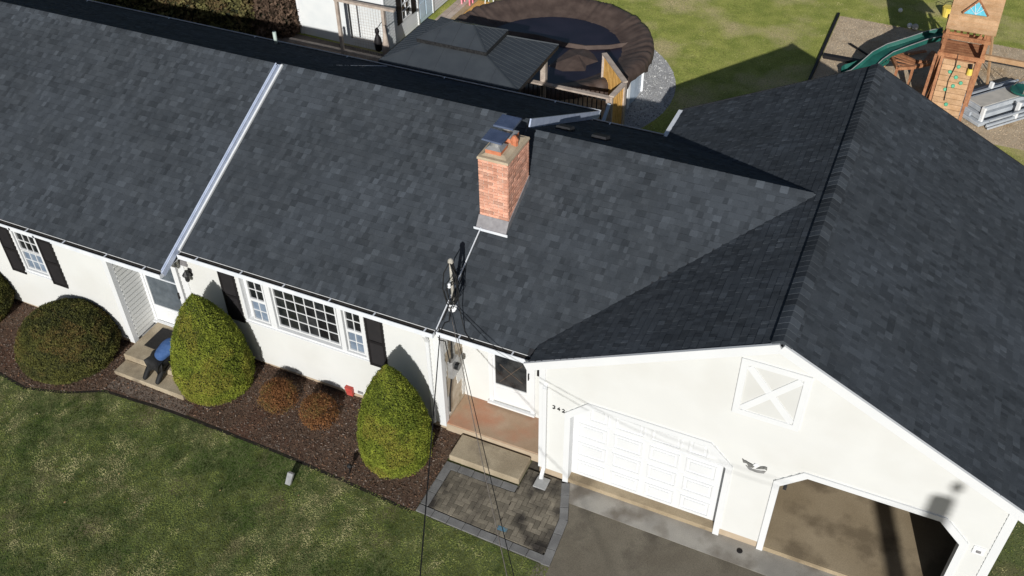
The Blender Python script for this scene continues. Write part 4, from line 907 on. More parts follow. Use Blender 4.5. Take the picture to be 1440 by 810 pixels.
for (x, y, Rb, H, lb, sd_) in ((-10.68, -1.35, 1.10, 1.18, 'large rounded bronze-green shrub to the left of the entry steps', 13), (-13.75, -1.2, .95, 1.1, 'rounded dark shrub cut off by the left edge, left of the large round one', 14)):
    t = thing('round_shrub', (x, y, gz(x)), lb, 'shrub', 'rounded shrubs by the left wing'); c = (x, y, gz(x)); p = dome(Rb, H)
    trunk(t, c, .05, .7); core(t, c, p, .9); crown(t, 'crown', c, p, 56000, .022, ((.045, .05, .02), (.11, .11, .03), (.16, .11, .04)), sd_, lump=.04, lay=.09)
for (x, y, lb, sd_) in ((-5.72, -.62, 'rust-brown twiggy small shrub in the mulch, nearer the left cone shrub', 23), (-4.72, -.62, 'rust-brown twiggy small shrub in the mulch, nearer the red hose holder', 24)):
    t = thing('rust_shrub', (x, y, gz(x)), lb, 'shrub', 'two small rust shrubs under the picture window'); c = (x, y, gz(x)); p = dome(.40, .55)
    b = MB(); rg = random.Random(sd_)
    for k in range(60):
        a = rg.uniform(0, 6.28); rr_ = rg.uniform(.1, .38); b.tube([(x, y, gz(x)), (x+math.cos(a)*rr_*.5, y+math.sin(a)*rr_*.5, gz(x)+.25), (x+math.cos(a)*rr_, y+math.sin(a)*rr_, gz(x)+rg.uniform(.3, .52))], [.008, .006, .003], 4)
    b.build('branches', M['bark'], t); crown(t, 'crown', c, p, 9000, .020, ((.10, .045, .02), (.26, .12, .05), (.17, .13, .045)), sd_, lump=.12, lay=.28)

# ---------------------------------------------------------------- person on the steps
def skinned(name, verts, edges, m, parent, sub=2, root=0):
    o3 = origin(parent); me = bpy.data.meshes.new(name); me.from_pydata([tuple(Vector(v[:3])-o3) for v in verts], edges, [])
    o = bpy.data.objects.new(name, me); COL.objects.link(o); o.parent = parent; me.materials.append(m)
    md = o.modifiers.new('s', 'SKIN'); md.use_smooth_shade = True
    for k, v in enumerate(verts):
        sv = me.skin_vertices[0].data[k]; sv.radius = (v[3], v[4] if len(v) > 4 else v[3]); sv.use_root = (k == root)
    o.modifiers.new('u', 'SUBSURF').levels = sub; o.modifiers['u'].render_levels = sub
    return o
pe = thing('person', (-8.45, -1.0, .28), 'person in blue jacket, black trousers and grey-green cap crouching on the entry steps', 'person')
# crouched: feet on the lower step, hips low, torso leaning right and forward over the mat
skinned('body', [(-8.45, -1.02, .78, .165, .14), (-8.37, -.86, .92, .155, .13), (-8.29, -.68, 1.00, .17, .12), (-8.25, -.58, 1.02, .11, .09), (-8.23, -.52, 1.02, .058),
    (-8.44, -.60, .96, .068), (-8.50, -.44, .80, .05), (-8.50, -.34, .62, .036), (-8.50, -.31, .56, .034),
    (-8.12, -.66, .98, .068), (-8.06, -.50, .82, .05), (-8.12, -.36, .62, .036), (-8.13, -.33, .56, .034)],
    [(0, 1), (1, 2), (2, 3), (3, 4), (2, 5), (5, 6), (6, 7), (7, 8), (2, 9), (9, 10), (10, 11), (11, 12)], M['jeans'], pe)
skinned('trousers', [(-8.46, -1.05, .72, .160, .145), (-8.58, -1.02, .68, .125), (-8.68, -.82, .70, .09), (-8.72, -.74, .69, .078), (-8.72, -.90, .55, .064), (-8.71, -1.08, .40, .054), (-8.34, -1.04, .68, .12), (-8.34, -.80, .70, .09), (-8.35, -.72, .69, .078), (-8.37, -.90, .55, .064), (-8.38, -1.08, .40, .054)],
    [(0, 1), (1, 2), (2, 3), (3, 4), (4, 5), (0, 6), (6, 7), (7, 8), (8, 9), (9, 10)], M['boot'], pe)
for x in (-8.72, -8.38):
    skinned('boot', [(x, -.93, .56, .068), (x, -1.12, .44, .064), (x, -1.22, .35, .06), (x-.01, -1.27, .315, .048, .04), (x-.05, -1.14, .312, .05, .034), (x-.07, -1.05, .312, .045, .03)], [(0, 1), (1, 2), (2, 3), (3, 4), (4, 5)], M['boot'], pe)
for sx, (hx, hy, hz) in ((-1, (-8.50, -.30, .54)), (1, (-8.13, -.32, .54))):
    hv = [(hx, hy, hz, .030, .02), (hx-.005, hy+.04, hz-.05, .038, .016)]; he = [(0, 1)]
    for k, (dx, ln) in enumerate(((-.03, .062), (-.01, .072), (.012, .068), (.032, .055))):
        i = len(hv); hv += [(hx+dx, hy+.06, hz-.085, .010), (hx+dx*1.2, hy+.07, hz-.085-ln*.5, .009), (hx+dx*1.2, hy+.055, hz-.085-ln, .008)]; he += [(1, i), (i, i+1), (i+1, i+2)]
    i = len(hv); hv += [(hx-.045*sx*-1, hy+.045, hz-.03, .011), (hx+.06*sx, hy+.07, hz-.07, .009)]; he += [(0, i), (i, i+1)]
    skinned('hand', hv, he, M['white_plastic'], pe, 1)
skinned('head', [(-8.23, -.50, 1.03, .07, .08), (-8.225, -.43, 1.04, .085, .10), (-8.22, -.36, 1.04, .08, .09), (-8.22, -.36, .955, .018), (-8.31, -.43, 1.03, .016), (-8.135, -.43, 1.03, .016)], [(0, 1), (1, 2), (1, 3), (1, 4), (1, 5)], M['skin'], pe)
skinned('cap', [(-8.225, -.45, 1.075, .098, .09), (-8.22, -.34, 1.08, .092, .085), (-8.22, -.25, 1.055, .07, .02)], [(0, 1), (1, 2)], M['shirt'], pe, 2)
for o in pe.children: o.location.x += .08; o.location.y -= .10
# ---------------------------------------------------------------- back yard: pool
PC = Vector((-6.05, 14.75, 0)); g0 = .05
pool = thing('swimming_pool', (PC.x, PC.y, g0), 'round above-ground pool under a sagging brown winter cover', 'pool')
b = MB(); n = 64
for k in range(n):
    a, c = 2*math.pi*k/n, 2*math.pi*(k+1)/n
    b.face([(PC.x+3.08*math.cos(a), PC.y+3.08*math.sin(a), g0), (PC.x+3.08*math.cos(c), PC.y+3.08*math.sin(c), g0), (PC.x+3.08*math.cos(c), PC.y+3.08*math.sin(c), 1.33), (PC.x+3.08*math.cos(a), PC.y+3.08*math.sin(a), 1.33)])
b.build('pool_wall', M['poolwall'], pool, True)
for k in range(16):
    a = 2*math.pi*(k+.35)/16; x, y = PC.x+3.12*math.cos(a), PC.y+3.12*math.sin(a)
    b = MB(); d = Vector((-math.sin(a), math.cos(a), 0)); b.beam((x, y, g0), (x, y, 1.36), .13, .07, up=(math.cos(a), math.sin(a), 0)); b.build('upright', M['white_plastic'], pool)
rg = np.random.default_rng(5); nA = 420; A = np.linspace(0, 2*np.pi, nA, endpoint=False)
prof = [(3.36, 1.02), (3.37, 1.2), (3.33, 1.36), (3.22, 1.43), (3.08, 1.42), (2.9, 1.36), (2.7, 1.27), (2.5, 1.18), (2.35, 1.12), (2.0, 1.08), (1.4, 1.06), (.7, 1.05), (0.02, 1.05)]
V = []; pl = (fbm(A*9, A*0+3, 1.6, 3)-.5); pl2 = vnoise(A*26, A*0+1, 1., 9)-.5
rag = (vnoise(A*12, A*0, 1.3, 17)-.5)
for i, (r_, z_) in enumerate(prof):
    k = max(0, 1-abs(i-4)/5.)
    rr = r_+(pl*.12+pl2*.05)*(.6 if i < 8 else .0); zz = z_+(pl*.10+pl2*.05)*k+(rag*.3 if i == 0 else 0)
    sq = 1-.10*np.maximum(0, np.cos(A-2.6))*(i > 6)
    V.append(np.stack([PC.x+rr*sq*np.cos(A), PC.y+rr*sq*np.sin(A), zz], 1))
V = np.concatenate(V); F = []
for i in range(len(prof)-1):
    for j in range(nA): F.append((i*nA+j, i*nA+(j+1) % nA, (i+1)*nA+(j+1) % nA, (i+1)*nA+j))
npmesh('cover', V, np.array(F), M['cover'], None, pool, True)
b = MB()
for k in range(72):
    a, c = 2*math.pi*k/72, 2*math.pi*(k+1)/72; ra = 2.38+.06*math.sin(3*a); rc = 2.38+.06*math.sin(3*c)
    b.face([(PC.x, PC.y, 1.125), (PC.x+ra*math.cos(a), PC.y+ra*math.sin(a), 1.125), (PC.x+rc*math.cos(c), PC.y+rc*math.sin(c), 1.125)])
b.build('puddle', M['water'], pool)
b = MB(); pts = [(-7.9, 15.1), (-6.6, 15.25), (-5.6, 15.1), (-4.9, 15.15), (-4.2, 15.5), (-3.75, 15.9)]
for (p, q) in zip(pts, pts[1:]):
    b.hexa([(p[0], p[1]-.13, 1.11), (q[0], q[1]-.13, 1.11), (q[0], q[1]+.13, 1.11), (p[0], p[1]+.13, 1.11), (p[0], p[1]-.02, 1.22), (q[0], q[1]-.02, 1.22), (q[0], q[1]+.02, 1.22), (p[0], p[1]+.02, 1.22)])
b.build('cover_fold', M['cover'], pool)
b = MB(); c_ = (-4.85, 14.35, 1.30); ring = [(-5.55, 13.6), (-5.0, 13.45), (-4.35, 13.75), (-4.45, 14.1), (-4.2, 14.5), (-4.5, 14.9), (-4.9, 15.2), (-5.35, 14.9), (-5.45, 14.2)]
for p, q in zip(ring, ring[1:]+ring[:1]): b.face([(*p, 1.12), (*q, 1.12), c_])
b.build('cover_bulge', M['cover'], pool)
# ---- gazebo
gb = thing('gazebo', (-6.5, 10.35, .25), 'hard-top gazebo with two-tier grey steel roof behind the ridge', 'gazebo')
def hiproof(x0, x1, y0, y1, z0, ix0, ix1, iy0, iy1, z1, seams, nm='roof_panel'):
    P = [(x0, y0, z0), (x1, y0, z0), (x1, y1, z0), (x0, y1, z0)]; Q = [(ix0, iy0, z1), (ix1, iy0, z1), (ix1, iy1, z1), (ix0, iy1, z1)]
    for k in range(4):
        j = (k+1) % 4; A_, B_, C_, D_ = map(Vector, (P[k], P[j], Q[j], Q[k])); N = (B_-A_).cross(D_-A_); N = N.normalized() if N.length > 1e-6 else Vector((0, 0, 1))
        b = MB(); b.prism([A_, B_, C_, D_] if (C_-D_).length > .01 else [A_, B_, C_], -N*.02); o = b.build(nm, M['gazebo'], gb)
        r_ = MB(); n = seams[k % 2]
        for i in range(1, n):
            t = i/n; p = A_.lerp(B_, t); q = D_.lerp(C_, t)
            # seams run straight up the slope
            dirn = (D_-A_)-(B_-A_)*((D_-A_).dot(B_-A_)/(B_-A_).length_squared); L1 = (D_-A_).dot((B_-A_).normalized()); L2 = (C_-B_).dot(-(B_-A_).normalized()); L_ = (B_-A_).length
            s_ = t*L_; f = 1.
            if s_ < L1: f = s_/L1
            if L_-s_ < L2: f = min(f, (L_-s_)/L2)
            r_ = MB(); r_.beam(p+N*.004, p+dirn*f+N*.004, .012, .014, up=N); r_.build('seam', M['gazebo'], o)
        r_ = MB(); r_.beam(A_+N*.006, D_+N*.006, .05, .03, up=N); r_.build('hip_cap', M['gazebo'], o)
        b = MB(); b.beam(A_-Vector((0, 0, .05)), B_-Vector((0, 0, .05)), .03, .10); b.build('fascia', M['metal_black'], gb)
hiproof(-8.58, -4.46, 8.96, 11.74, 2.9, -7.3, -6.0, 9.9, 10.8, 3.36, (5, 16))
hiproof(-7.74, -5.68, 9.66, 11.06, 3.40, -7.0, -6.35, 10.35, 10.37, 3.72, (4, 10), 'upper_roof_panel')
b = MB(); b.box(-7.3, -6.0, 9.9, 10.8, 3.3, 3.42); b.build('vent_collar', M['metal_black'], gb)
for x, y in ((-8.35, 9.25), (-4.62, 9.25), (-4.62, 11.1), (-8.35, 11.1)):
    b = MB(); b.box(x-.075, x+.075, y-.075, y+.075, .1, 2.88); b.build('post', M['wood_grey'], gb)
# ---- raised pool deck with railing
dk = thing('pool_deck', (-4, 11.4, .1), 'raised wooden deck with dark balusters between gazebo and pool', 'deck')
for k in range(9):
    b = MB(); y = 10.98+k*.145; b.box(-6.0, -2.7-(.02*k), y, y+.135, 1.11, 1.15); b.build('board', M['deckwood'], dk)
for x in (-5.6, -4.2, -2.75): b = MB(); b.box(x, x+.09, 11.0, 11.09, .02, 1.109); b.build('post', M['wood_grey'], dk)
b = MB(); b.box(-6.2, -2.62, 10.88, 11.02, 2.04, 2.09); b.build('handrail', M['wood_grey'], dk)
b = MB(); b.box(-6.2, -2.62, 10.93, 10.97, 1.22, 1.28); b.build('bottom_rail', M['wood_grey'], dk)
for k in range(26):
    b = MB(); x = -6.1+k*.135; b.box(x, x+.025, 10.935, 10.96, 1.28, 2.04); b.build('baluster', M['metal_black'], dk)
for x in (-6.2, -2.66): b = MB(); b.box(x-.045, x+.045, 10.9, 10.99, .05, 2.04); b.build('post', M['wood_grey'], dk)
def screen(label, a, c, z0, z1):
    a, c = Vector((*a, 0)), Vector((*c, 0)); t = thing('privacy_screen', (a.x, a.y, z0), label, 'fence panel', 'two golden slatted fence panels by the pool'); L_ = (c-a).length; n = int(L_/.105); d = (c-a)/L_
    for k in range(n):
        b = MB(); p = a+d*((k+.5)*L_/n); b.beam(p+Vector((0, 0, z0)), p+Vector((0, 0, z1)), .085, .02, up=(-d.y, d.x, 0)); b.build('slat', M['wood_yellow'], t)
    b = MB(); b.beam(a+Vector((0, 0, z1+.03)), c+Vector((0, 0, z1+.03)), .15, .04); b.build('rail', M['wood_grey'], t)
    for p in (a, c): b = MB(); q = p+Vector((-d.y, d.x, 0))*.0; b.beam(q+Vector((0, 0, .0)), q+Vector((0, 0, z1+.01)), .09, .085, up=(0, 1, 0)); b.build('post', M['wood_grey'], t)
screen('golden slatted fence panel slanting back over the pool cover', (-3.62, 13.25), (-2.50, 11.88), 1.05, 2.07); screen('golden slatted fence panel between the deck rail end and the other slatted panel', (-2.50, 11.78), (-2.58, 10.98), .3, 2.07)
b = MB(); b.beam((-2.55, 10.75, 2.0), (-2.6, 9.4, .9), .09, .05); hr = b.build('stair_handrail', M['poolwall'], dk)
# ---- shed
sh = thing('shed', (-13.1, 16.5, .25), 'white clapboard shed with light blue door and black shuttered window', 'shed')
clap_wall('front_wall', 13.93, [(-14.8, .25), (-11.43, .25), (-11.43, 2.9), (-14.8, 2.9)], [], .25, sh, lap=.105, m=M['siding_grey'])
clap_wall('side_wall', 0, [(13.95, .3), (19.2, .3), (19.2, 2.9), (13.95, 2.9)], [[(15.02, .95), (15.58, .95), (15.58, 1.95), (15.02, 1.95)], [(16.12, .30001), (17.1, .30001), (17.1, 2.3), (16.12, 2.3)]], .3, sh, lap=.105, m=M['siding_grey'], X=lambda u, d, z: (-11.43-d, u, z))
b = MB(); b.box(-11.47, -11.40, 13.90, 13.98, .25, 2.9); b.box(-14.84, -14.74, 13.9, 13.98, .25, 2.9) ; b.build('corner_trim', M['white_plastic'], sh)
b = MB(); b.box(-11.44, -11.39, 14.98, 15.02, .9, 2.0); b.box(-11.44, -11.39, 15.58, 15.62, .9, 2.0); b.box(-11.44, -11.39, 15.02, 15.58, .9, .95); b.box(-11.44, -11.39, 15.02, 15.58, 1.95, 2.0)
b.box(-11.45, -11.415, 15.29, 15.31, .95, 1.95); b.box(-11.45, -11.41, 15.02, 15.58, 1.43, 1.47)
for z in (1.2, 1.7): b.box(-11.45, -11.413, 15.02, 15.58, z-.008, z+.008)
swn = b.build('window', M['white_plastic'], sh)
b = MB(); b.box(-11.46, -11.455, 15.02, 15.58, .95, 1.95); b.build('pane', M['glass'], swn)
for y in (14.68, 15.64): b = MB(); b.box(-11.425, -11.385, y, y+.29, .88, 2.02); b.build('shutter', M['black'], sh)
b = MB(); b.box(-11.45, -11.41, 16.12, 17.1, .3, 2.3)
for (a, c, z, e) in ((16.2, 16.55, .45, 1.0), (16.65, 17.0, .45, 1.0), (16.2, 16.55, 1.15, 2.1), (16.65, 17.0, 1.15, 2.1)): b.box(-11.409, -11.398, a, c, z, e)
sdr = b.build('door', M['lightblue'], sh); b = MB(); b.box(-11.44, -11.385, 16.04, 16.119, .3, 2.36); b.box(-11.44, -11.385, 17.101, 17.17, .3, 2.36); b.build('door_trim', M['white_plastic'], sh)
b = MB(); b.box(-11.397, -11.36, 16.95, 16.98, 1.2, 1.3); b.build('handle', M['metal_black'], sdr)
b = MB(); b.prism([(-15.1, 13.7, 2.88), (-13.1, 13.7, 3.9), (-11.1, 13.7, 2.88), (-11.1, 13.7, 2.8), (-15.1, 13.7, 2.8)], (0, 5.8, 0)); b.build('roof', M['felt'], sh)
b = MB(); b.box(-14.7, -14.6, 14.1, 19.1, .1, 2.8); b.box(-14.6, -11.6, 19.0, 19.1, .1, 2.8); b.build('rear_wall', M['siding_grey'], sh)
# ---- dog-run frame by the shed
fr = thing('dog_run_panel', (-11.6, 13.1, .3), 'wooden frame filled with wire mesh standing before the white shed', 'fence')
for x, z in ((-12.63, 2.2), (-10.93, 2.22)): b = MB(); b.box(x-.05, x+.05, 13.05, 13.15, .2, z); b.build('post', M['wood_grey'], fr)
b = MB(); b.box(-12.22, -12.17, 13.08, 13.12, 1.0, 2.18); b.build('post', M['metal_black'], fr)
b = MB(); b.box(-12.7, -10.5, 13.04, 13.16, 2.2, 2.28); b.build('rail', M['wood_grey'], fr)
b = MB(); b.box(-14.7, -10.6, 13.02, 13.14, .44, .52); b.build('base_rail', M['wood_grey'], fr)
b = MB()
for k in range(12): b.box(-12.1+k*.1, -12.096+k*.1, 13.098, 13.102, .5, 2.2)
for k in range(17): b.box(-12.17, -10.95, 13.096, 13.1, .55+k*.1, .554+k*.1)
b.build('mesh', M['wood_grey'], fr)
bg_ = thing('hanging_bag', (-11.15, 13.0, .8), 'black fabric bag hanging on the wire frame post', 'bag')
b = MB(); b.lathe((-11.15, 12.98, .78), [(.03, 0), (.11, .06), (.13, .25), (.12, .42), (.07, .55), (.045, .6), (.075, .68), (.07, .76), (.02, .82)], 12); b.build('fabric', M['black'], bg_, True)
b = MB(); b.tube([(-11.15, 12.98, 1.55), (-11.05, 13.02, 1.7), (-10.98, 13.04, 1.8)], .012, 6); b.build('strap', M['black'], bg_)
um = thing('folded_umbrella', (-10.85, 12.95, .5), 'closed tan patio umbrella leaning beside the black bag', 'umbrella')
b = MB(); b.lathe((-10.85, 12.95, .5), [(.02, 0), (.02, .25), (.13, .3), (.11, .6), (.06, 1.0), (.03, 1.25)], 12); b.build('canopy', M['wood_grey'], um, True)
# ---- walkway boards between shed and pool, toys
wk = thing('wooden_walkway', (-10.4, 17, .2), 'short walkway of golden boards between shed and pool', 'walkway')
for k in range(6):
    b = MB(); x = -11.1+k*.24; b.box(x, x+.225, 14.6, 18.7, .24, .30); b.build('board', M['wood_grey'] if k < 2 else M['wood_yellow'] if k in (3, 4) else M['deckwood'], wk)
ck = thing('toy_chair', (-10.65, 18.3, .3), 'small pink plastic toy chair on the boards beside the shed', 'toy')
b = MB()
b.box(-10.85, -10.45, 18.15, 18.45, .55, .60); b.build('seat', M['pink'], ck, bevel=.02)
b = MB(); b.box(-10.85, -10.45, 18.42, 18.48, .60, 1.0); b.build('backrest', M['pink'], ck, bevel=.02)
for x, y in ((-10.82, 18.18), (-10.5, 18.18), (-10.82, 18.42), (-10.5, 18.42)): b = MB(); b.box(x, x+.05, y-.02, y+.03, .3, .55); b.build('leg', M['pink'], ck)
tb = thing('toy_table', (-9.95, 18.7, .1), 'small mint-coloured toy table next to the pink toy chair', 'toy')
b = MB(); b.tube([(-9.95, 18.7, .5), (-9.95, 18.7, .55)], .25, 16); b.build('top', mat('mint_plastic', (.35, .62, .55), None, 4, .5), tb)
for a in range(3): b = MB(); b.tube([(-9.95+.15*math.cos(a*2.1), 18.7+.15*math.sin(a*2.1), .5), (-9.95+.22*math.cos(a*2.1), 18.7+.22*math.sin(a*2.1), .05)], .02, 6); b.build('leg', M['white_plastic'], tb)
# ---- evergreen bushes behind the left wing
for k, (x, y, Rb, H, lb) in enumerate(((-20.6, 12.4, 1.3, 1.9, 'leftmost bronze-green bush behind the left wing roof'), (-18.6, 12.9, 1.3, 2.0, 'second bronze-green bush from the left behind the left wing'), (-17.0, 13.2, 1.1, 1.8, 'third bronze-green bush from the left behind the left wing'), (-15.75, 13.9, 1.0, 1.5, 'twiggy brown bush closest to the white shed wall'), (-19.6, 15.2, 1.5, 2.2, 'farthest bush of the row, behind the others near the top edge'))):
    t = thing('rear_bush', (x, y, gz(x)), lb, 'bush', 'bushes behind the left wing'); c = (x, y, gz(x)); p = dome(Rb, H); trunk(t, c, .06, 1.0); core(t, c, p, .8)
    crown(t, 'crown', c, p, 7000, .09, ((.03, .028, .012), (.15, .14, .055), (.12, .08, .04)) if k != 3 else ((.04, .028, .02), (.15, .10, .07)), 40+k, lump=.14, lay=.35, up=.7)
# ---------------------------------------------------------------- play set
ply = thing('play_set', (5.85, 18.2, 0), 'wooden climbing tower with plank roof, turquoise sunburst and green climbing holds', 'play set')
for x in (5.30, 6.40):
    for y in (17.62, 18.88): b = MB(); b.box(x-.05, x+.05, y-.05, y+.05, 0, 2.7 if y > 18 else 2.66); b.build('post', M['wood_red'], ply)
for k in range(8): b = MB(); b.box(5.28, 6.42, 17.62+k*.16, 17.765+k*.16, 1.70, 1.735); b.build('deck_board', M['wood_red'], ply)
for z, y in ((2.42, 17.56), (1.86, 17.56), (2.42, 18.94), (1.9, 18.94)): b = MB(); b.box(5.2, 6.5, y-.02, y+.02, z-.06, z+.06); b.build('rail', M['wood_red'], ply)
for z in (2.42, 1.9):
    for x in (5.24, 6.46): b = MB(); b.box(x-.02, x+.02, 17.6, 18.92, z-.055, z+.055); b.build('rail', M['wood_red'], ply)
for k in range(5): b = MB(); x = 5.5+k*.18; b.box(x, x+.07, 18.96, 18.98, 1.75, 2.4); b.build('slat', M['wood_red'], ply)
tri = [(5.54, 17.83), (5.89, 18.13), (6.22, 17.84)]
for k in range(8):     # front roof slope of overlapping planks
    y = 17.50+k*.10; z = 2.68+k*.10; b = MB(); b.hexa([(5.22, y, z-.02), (6.56, y, z-.02), (6.56, y+.115, z+.09), (5.22, y+.115, z+.09), (5.22, y-.012, z+.008), (6.56, y-.012, z+.008), (6.56, y+.10, z+.105), (5.22, y+.10, z+.105)]); b.build('roof_plank', M['wood_roof'], ply)
    b = MB(); y2 = 19.06-k*.10; b.hexa([(5.22, y2-.115, z+.09), (6.56, y2-.115, z+.09), (6.56, y2, z-.02), (5.22, y2, z-.02), (5.22, y2-.10, z+.105), (6.56, y2-.10, z+.105), (6.56, y2+.012, z+.008), (5.22, y2+.012, z+.008)]); b.build('roof_plank', M['wood_roof'], ply)
b = MB(); P = [Vector((x, y-.03, 2.68+(y-17.5)+.045)) for x, y in tri]; b.prism(P, (0, -.02, .02)); su = b.build('sunburst', M['blue_tri'], ply)
b = MB(); b.beam(P[0]+Vector((0, -.03, .03)), P[1]+Vector((0, -.03, .03)), .03, .06); b.beam(P[1]+Vector((0, -.03, .03)), P[2]+Vector((0, -.03, .03)), .03, .06); b.build('sunburst_frame', M['wood_red'], ply)
for k in range(4): b = MB(); b.beam(P[0].lerp(P[2], .5)+Vector((0, -.03, .03)), P[1].lerp(P[0] if k < 2 else P[2], .25+.3*(k % 2))+Vector((0, -.035, .03)).lerp(Vector((0, 0, 0)), 0), .012, .012); b.build('ray', M['white_plastic'], su)
# climbing ramp
ry = lambda z: 17.58-(1.72-z)*.5
for k in range(12):
    z0, z1 = 1.72-k*.14, 1.72-(k+1)*.14+.012; b = MB(); b.hexa([(5.42, ry(z1), z1), (6.26, ry(z1), z1), (6.26, ry(z1)+.03, z1), (5.42, ry(z1)+.03, z1), (5.42, ry(z0), z0), (6.26, ry(z0), z0), (6.26, ry(z0)+.03, z0), (5.42, ry(z0)+.03, z0)]); b.build('ramp_board', M['wood_roof'], ply)
for x in (5.36, 6.32): b = MB(); b.beam((x, ry(1.78)-.02, 1.78), (x, ry(0)-.02, 0), .08, .12); b.build('ramp_stringer', M['wood_red'], ply)
b = MB(); b.beam((5.18, ry(1.78)-.1, 1.85), (5.12, ry(0)-.3, .05), .08, .10); b.build('ramp_handrail', M['wood_red'], ply)
for x, y, z in ((5.87, 17.51, 1.57), (5.68, 17.43, 1.41), (5.88, 17.37, 1.3), (6.05, 17.31, 1.18), (5.87, 17.26, 1.07), (5.69, 17.2, .95), (5.83, 17.01, .58)):
    b = MB(); b.tube([(x, y+.01, z-.0), (x, y-.035, z+.02)], [.065, .045], 9); b.build('climbing_hold', M['hold'], ply)
b = MB(); b.tube([(5.75, 17.55, 1.95), (5.78, 17.45, 1.6), (5.7, 17.3, 1.2), (5.75, 17.0, .7)], .012, 6); b.build('rope', M['cable'], ply)
# beam to the right with swings
for (p, q) in (((6.4, 17.66, 1.95), (9.4, 17.66, 1.9)),): b = MB(); b.beam(p, q, .10, .14); b.build('swing_beam', M['wood_roof'], ply)
for sx in (-.6, .6): b = MB(); b.beam((9.35, 17.66, 1.95), (9.6, 17.66+sx*1.6, 0), .09, .09); b.build('leg', M['wood_red'], ply)
b = MB(); b.beam((6.5, 18.9, 2.4), (6.95, 19.7, .0), .06, .06); b.build('brace', M['wood_roof'], ply)
sw = thing('disc_swing', (7.8, 17.7, .4), 'green saucer swing hanging from the wooden beam above the grey stack', 'swing')
b = MB(); b.lathe((7.85, 18.6, .62), [(.02, 0), (.34, .02), (.38, .06), (.34, .10), (.02, .07)], 20); b.build('seat', M['green'], sw)
for a in (.5, 2.6, 4.7): b = MB(); b.tube([(7.85+.33*math.cos(a), 18.6+.33*math.sin(a), .7), (7.8, 17.68, 1.85)], .01, 5); b.build('rope', M['wood_grey'], sw)
# slide on the left
sl_ = thing('slide', (4.1, 19, 0), 'dark green wavy slide descending left from the wooden tower', 'slide')
path = [(5.24, 19.25, 1.66), (4.8, 19.15, 1.5), (4.3, 19.05, 1.22), (3.85, 18.9, 1.0), (3.55, 18.65, .8), (3.3, 18.4, .5), (3.1, 18.15, .32), (2.9, 17.95, .28)]
b = MB(); rims = ([], [])
for i, p in enumerate(path):
    d = Vector(path[min(i+1, 7)])-Vector(path[max(i-1, 0)]); d.z = 0; d.normalize(); s_ = Vector((-d.y, d.x, 0))*.27
    p = Vector(p); rims[0].append(p+s_+Vector((0, 0, .14))); rims[1].append(p-s_+Vector((0, 0, .14)))
    sec = [p+s_+Vector((0, 0, .14)), p+s_*.9, p-s_*.9, p-s_+Vector((0, 0, .14)), p-s_*.95-Vector((0, 0, .03)), p+s_*.95-Vector((0, 0, .03))]
    if i:
        for k in range(6): b.face([prev[k], prev[(k+1) % 6], sec[(k+1) % 6], sec[k]])
    prev = sec
b.build('chute', M['green'], sl_)
for r_ in rims: b = MB(); b.tube(r_, .014, 6); b.build('rim', M['galv'], sl_)
b = MB(); b.beam((3.75, 18.9, .9), (3.75, 18.9, 0), .07, .07); b.build('support', M['wood_red'], sl_)
fb_ = thing('timber_trestle', (4.6, 19.3, 0), 'low brown timber frame on legs between the green slide and tower', 'frame')
FP = [(3.80, 19.35, .85), (4.22, 18.2, .85), (4.66, 18.45, .85), (5.3, 19.1, .85), (4.7, 18.85, .85)]
for a, c in ((0, 1), (1, 2), (2, 3), (0, 4), (4, 3)): b = MB(); b.beam(FP[a], FP[c], .09, .09); b.build('beam', M['wood_red'], fb_)
for k in (0, 1, 2, 3): b = MB(); p = FP[k]; b.beam(p, (p[0], p[1], 0), .08, .08); b.build('leg', M['wood_red'], fb_)
for t in (.25, .5, .75): b = MB(); b.beam(Vector(FP[0]).lerp(Vector(FP[1]), t), Vector(FP[4]).lerp(Vector(FP[2]), t), .08, .03); b.build('slat', M['wood_red'], fb_)
for k in range(3): b = MB(); b.beam((4.95+k*.1, 18.3-k*.35, .03), (4.75+k*.1, 18.15-k*.35, .03), .12, .04); b.build('stepping_plank', M['wood_red'], fb_)
tl = thing('toy_lantern', (6.2, 17.4, 1.5), 'yellow toy with black top mounted on the climbing ramp', 'toy')
b = MB(); b.tube([(6.2, 17.40, 1.44), (6.19, 17.42, 1.62)], [.085, .07], 10); b.build('case', M['yellow'], tl); b = MB(); b.tube([(6.19, 17.42, 1.62), (6.17, 17.44, 1.75)], [.045, .05], 8); b.build('cap', M['black'], tl)
yt = thing('toy_bucket', (5.1, 24.3, 0), 'yellow toy bucket lying in the shade behind the play set', 'toy')
b = MB(); b.lathe((5.25, 24.6, 0), [(.14, 0), (.2, .35)], 12); b.build('tub', M['yellow'], yt); b = MB(); b.tube([(5.05, 24.6, .33), (5.12, 24.6, .5), (5.25, 24.6, .56), (5.38, 24.6, .5), (5.45, 24.6, .33)], .012, 6); b.build('handle', M['black'], yt)
for k, (x, y, mm, sz, lb) in enumerate(((4.17, 23.08, 'white_plastic', .09, 'white toy ball in the shade, left of the cream one'), (4.36, 23.0, 'resin_top', .11, 'cream toy ball in the shade beside the white one'), (3.71, 24.24, 'white_plastic', .08, 'small white ball at the left edge of the play set shadow'))):
    b = MB(); b.lathe((0, 0, 0), [(sz*math.sin(a), sz-sz*math.cos(a)) for a in np.linspace(0, math.pi, 9)], 14); o = b.build('toy_ball', M[mm], None, True); o.location = (x, y, .02); meta(o, lb, 'ball')
b = MB(); b.box(1.85, 3.0, 19.66, 19.86, .005, .12); o = b.build('timber', M['black'], None, org=(2.4, 19.76, 0)); meta(o, 'long dark timber lying on the tan chips left of the slide', 'timber')
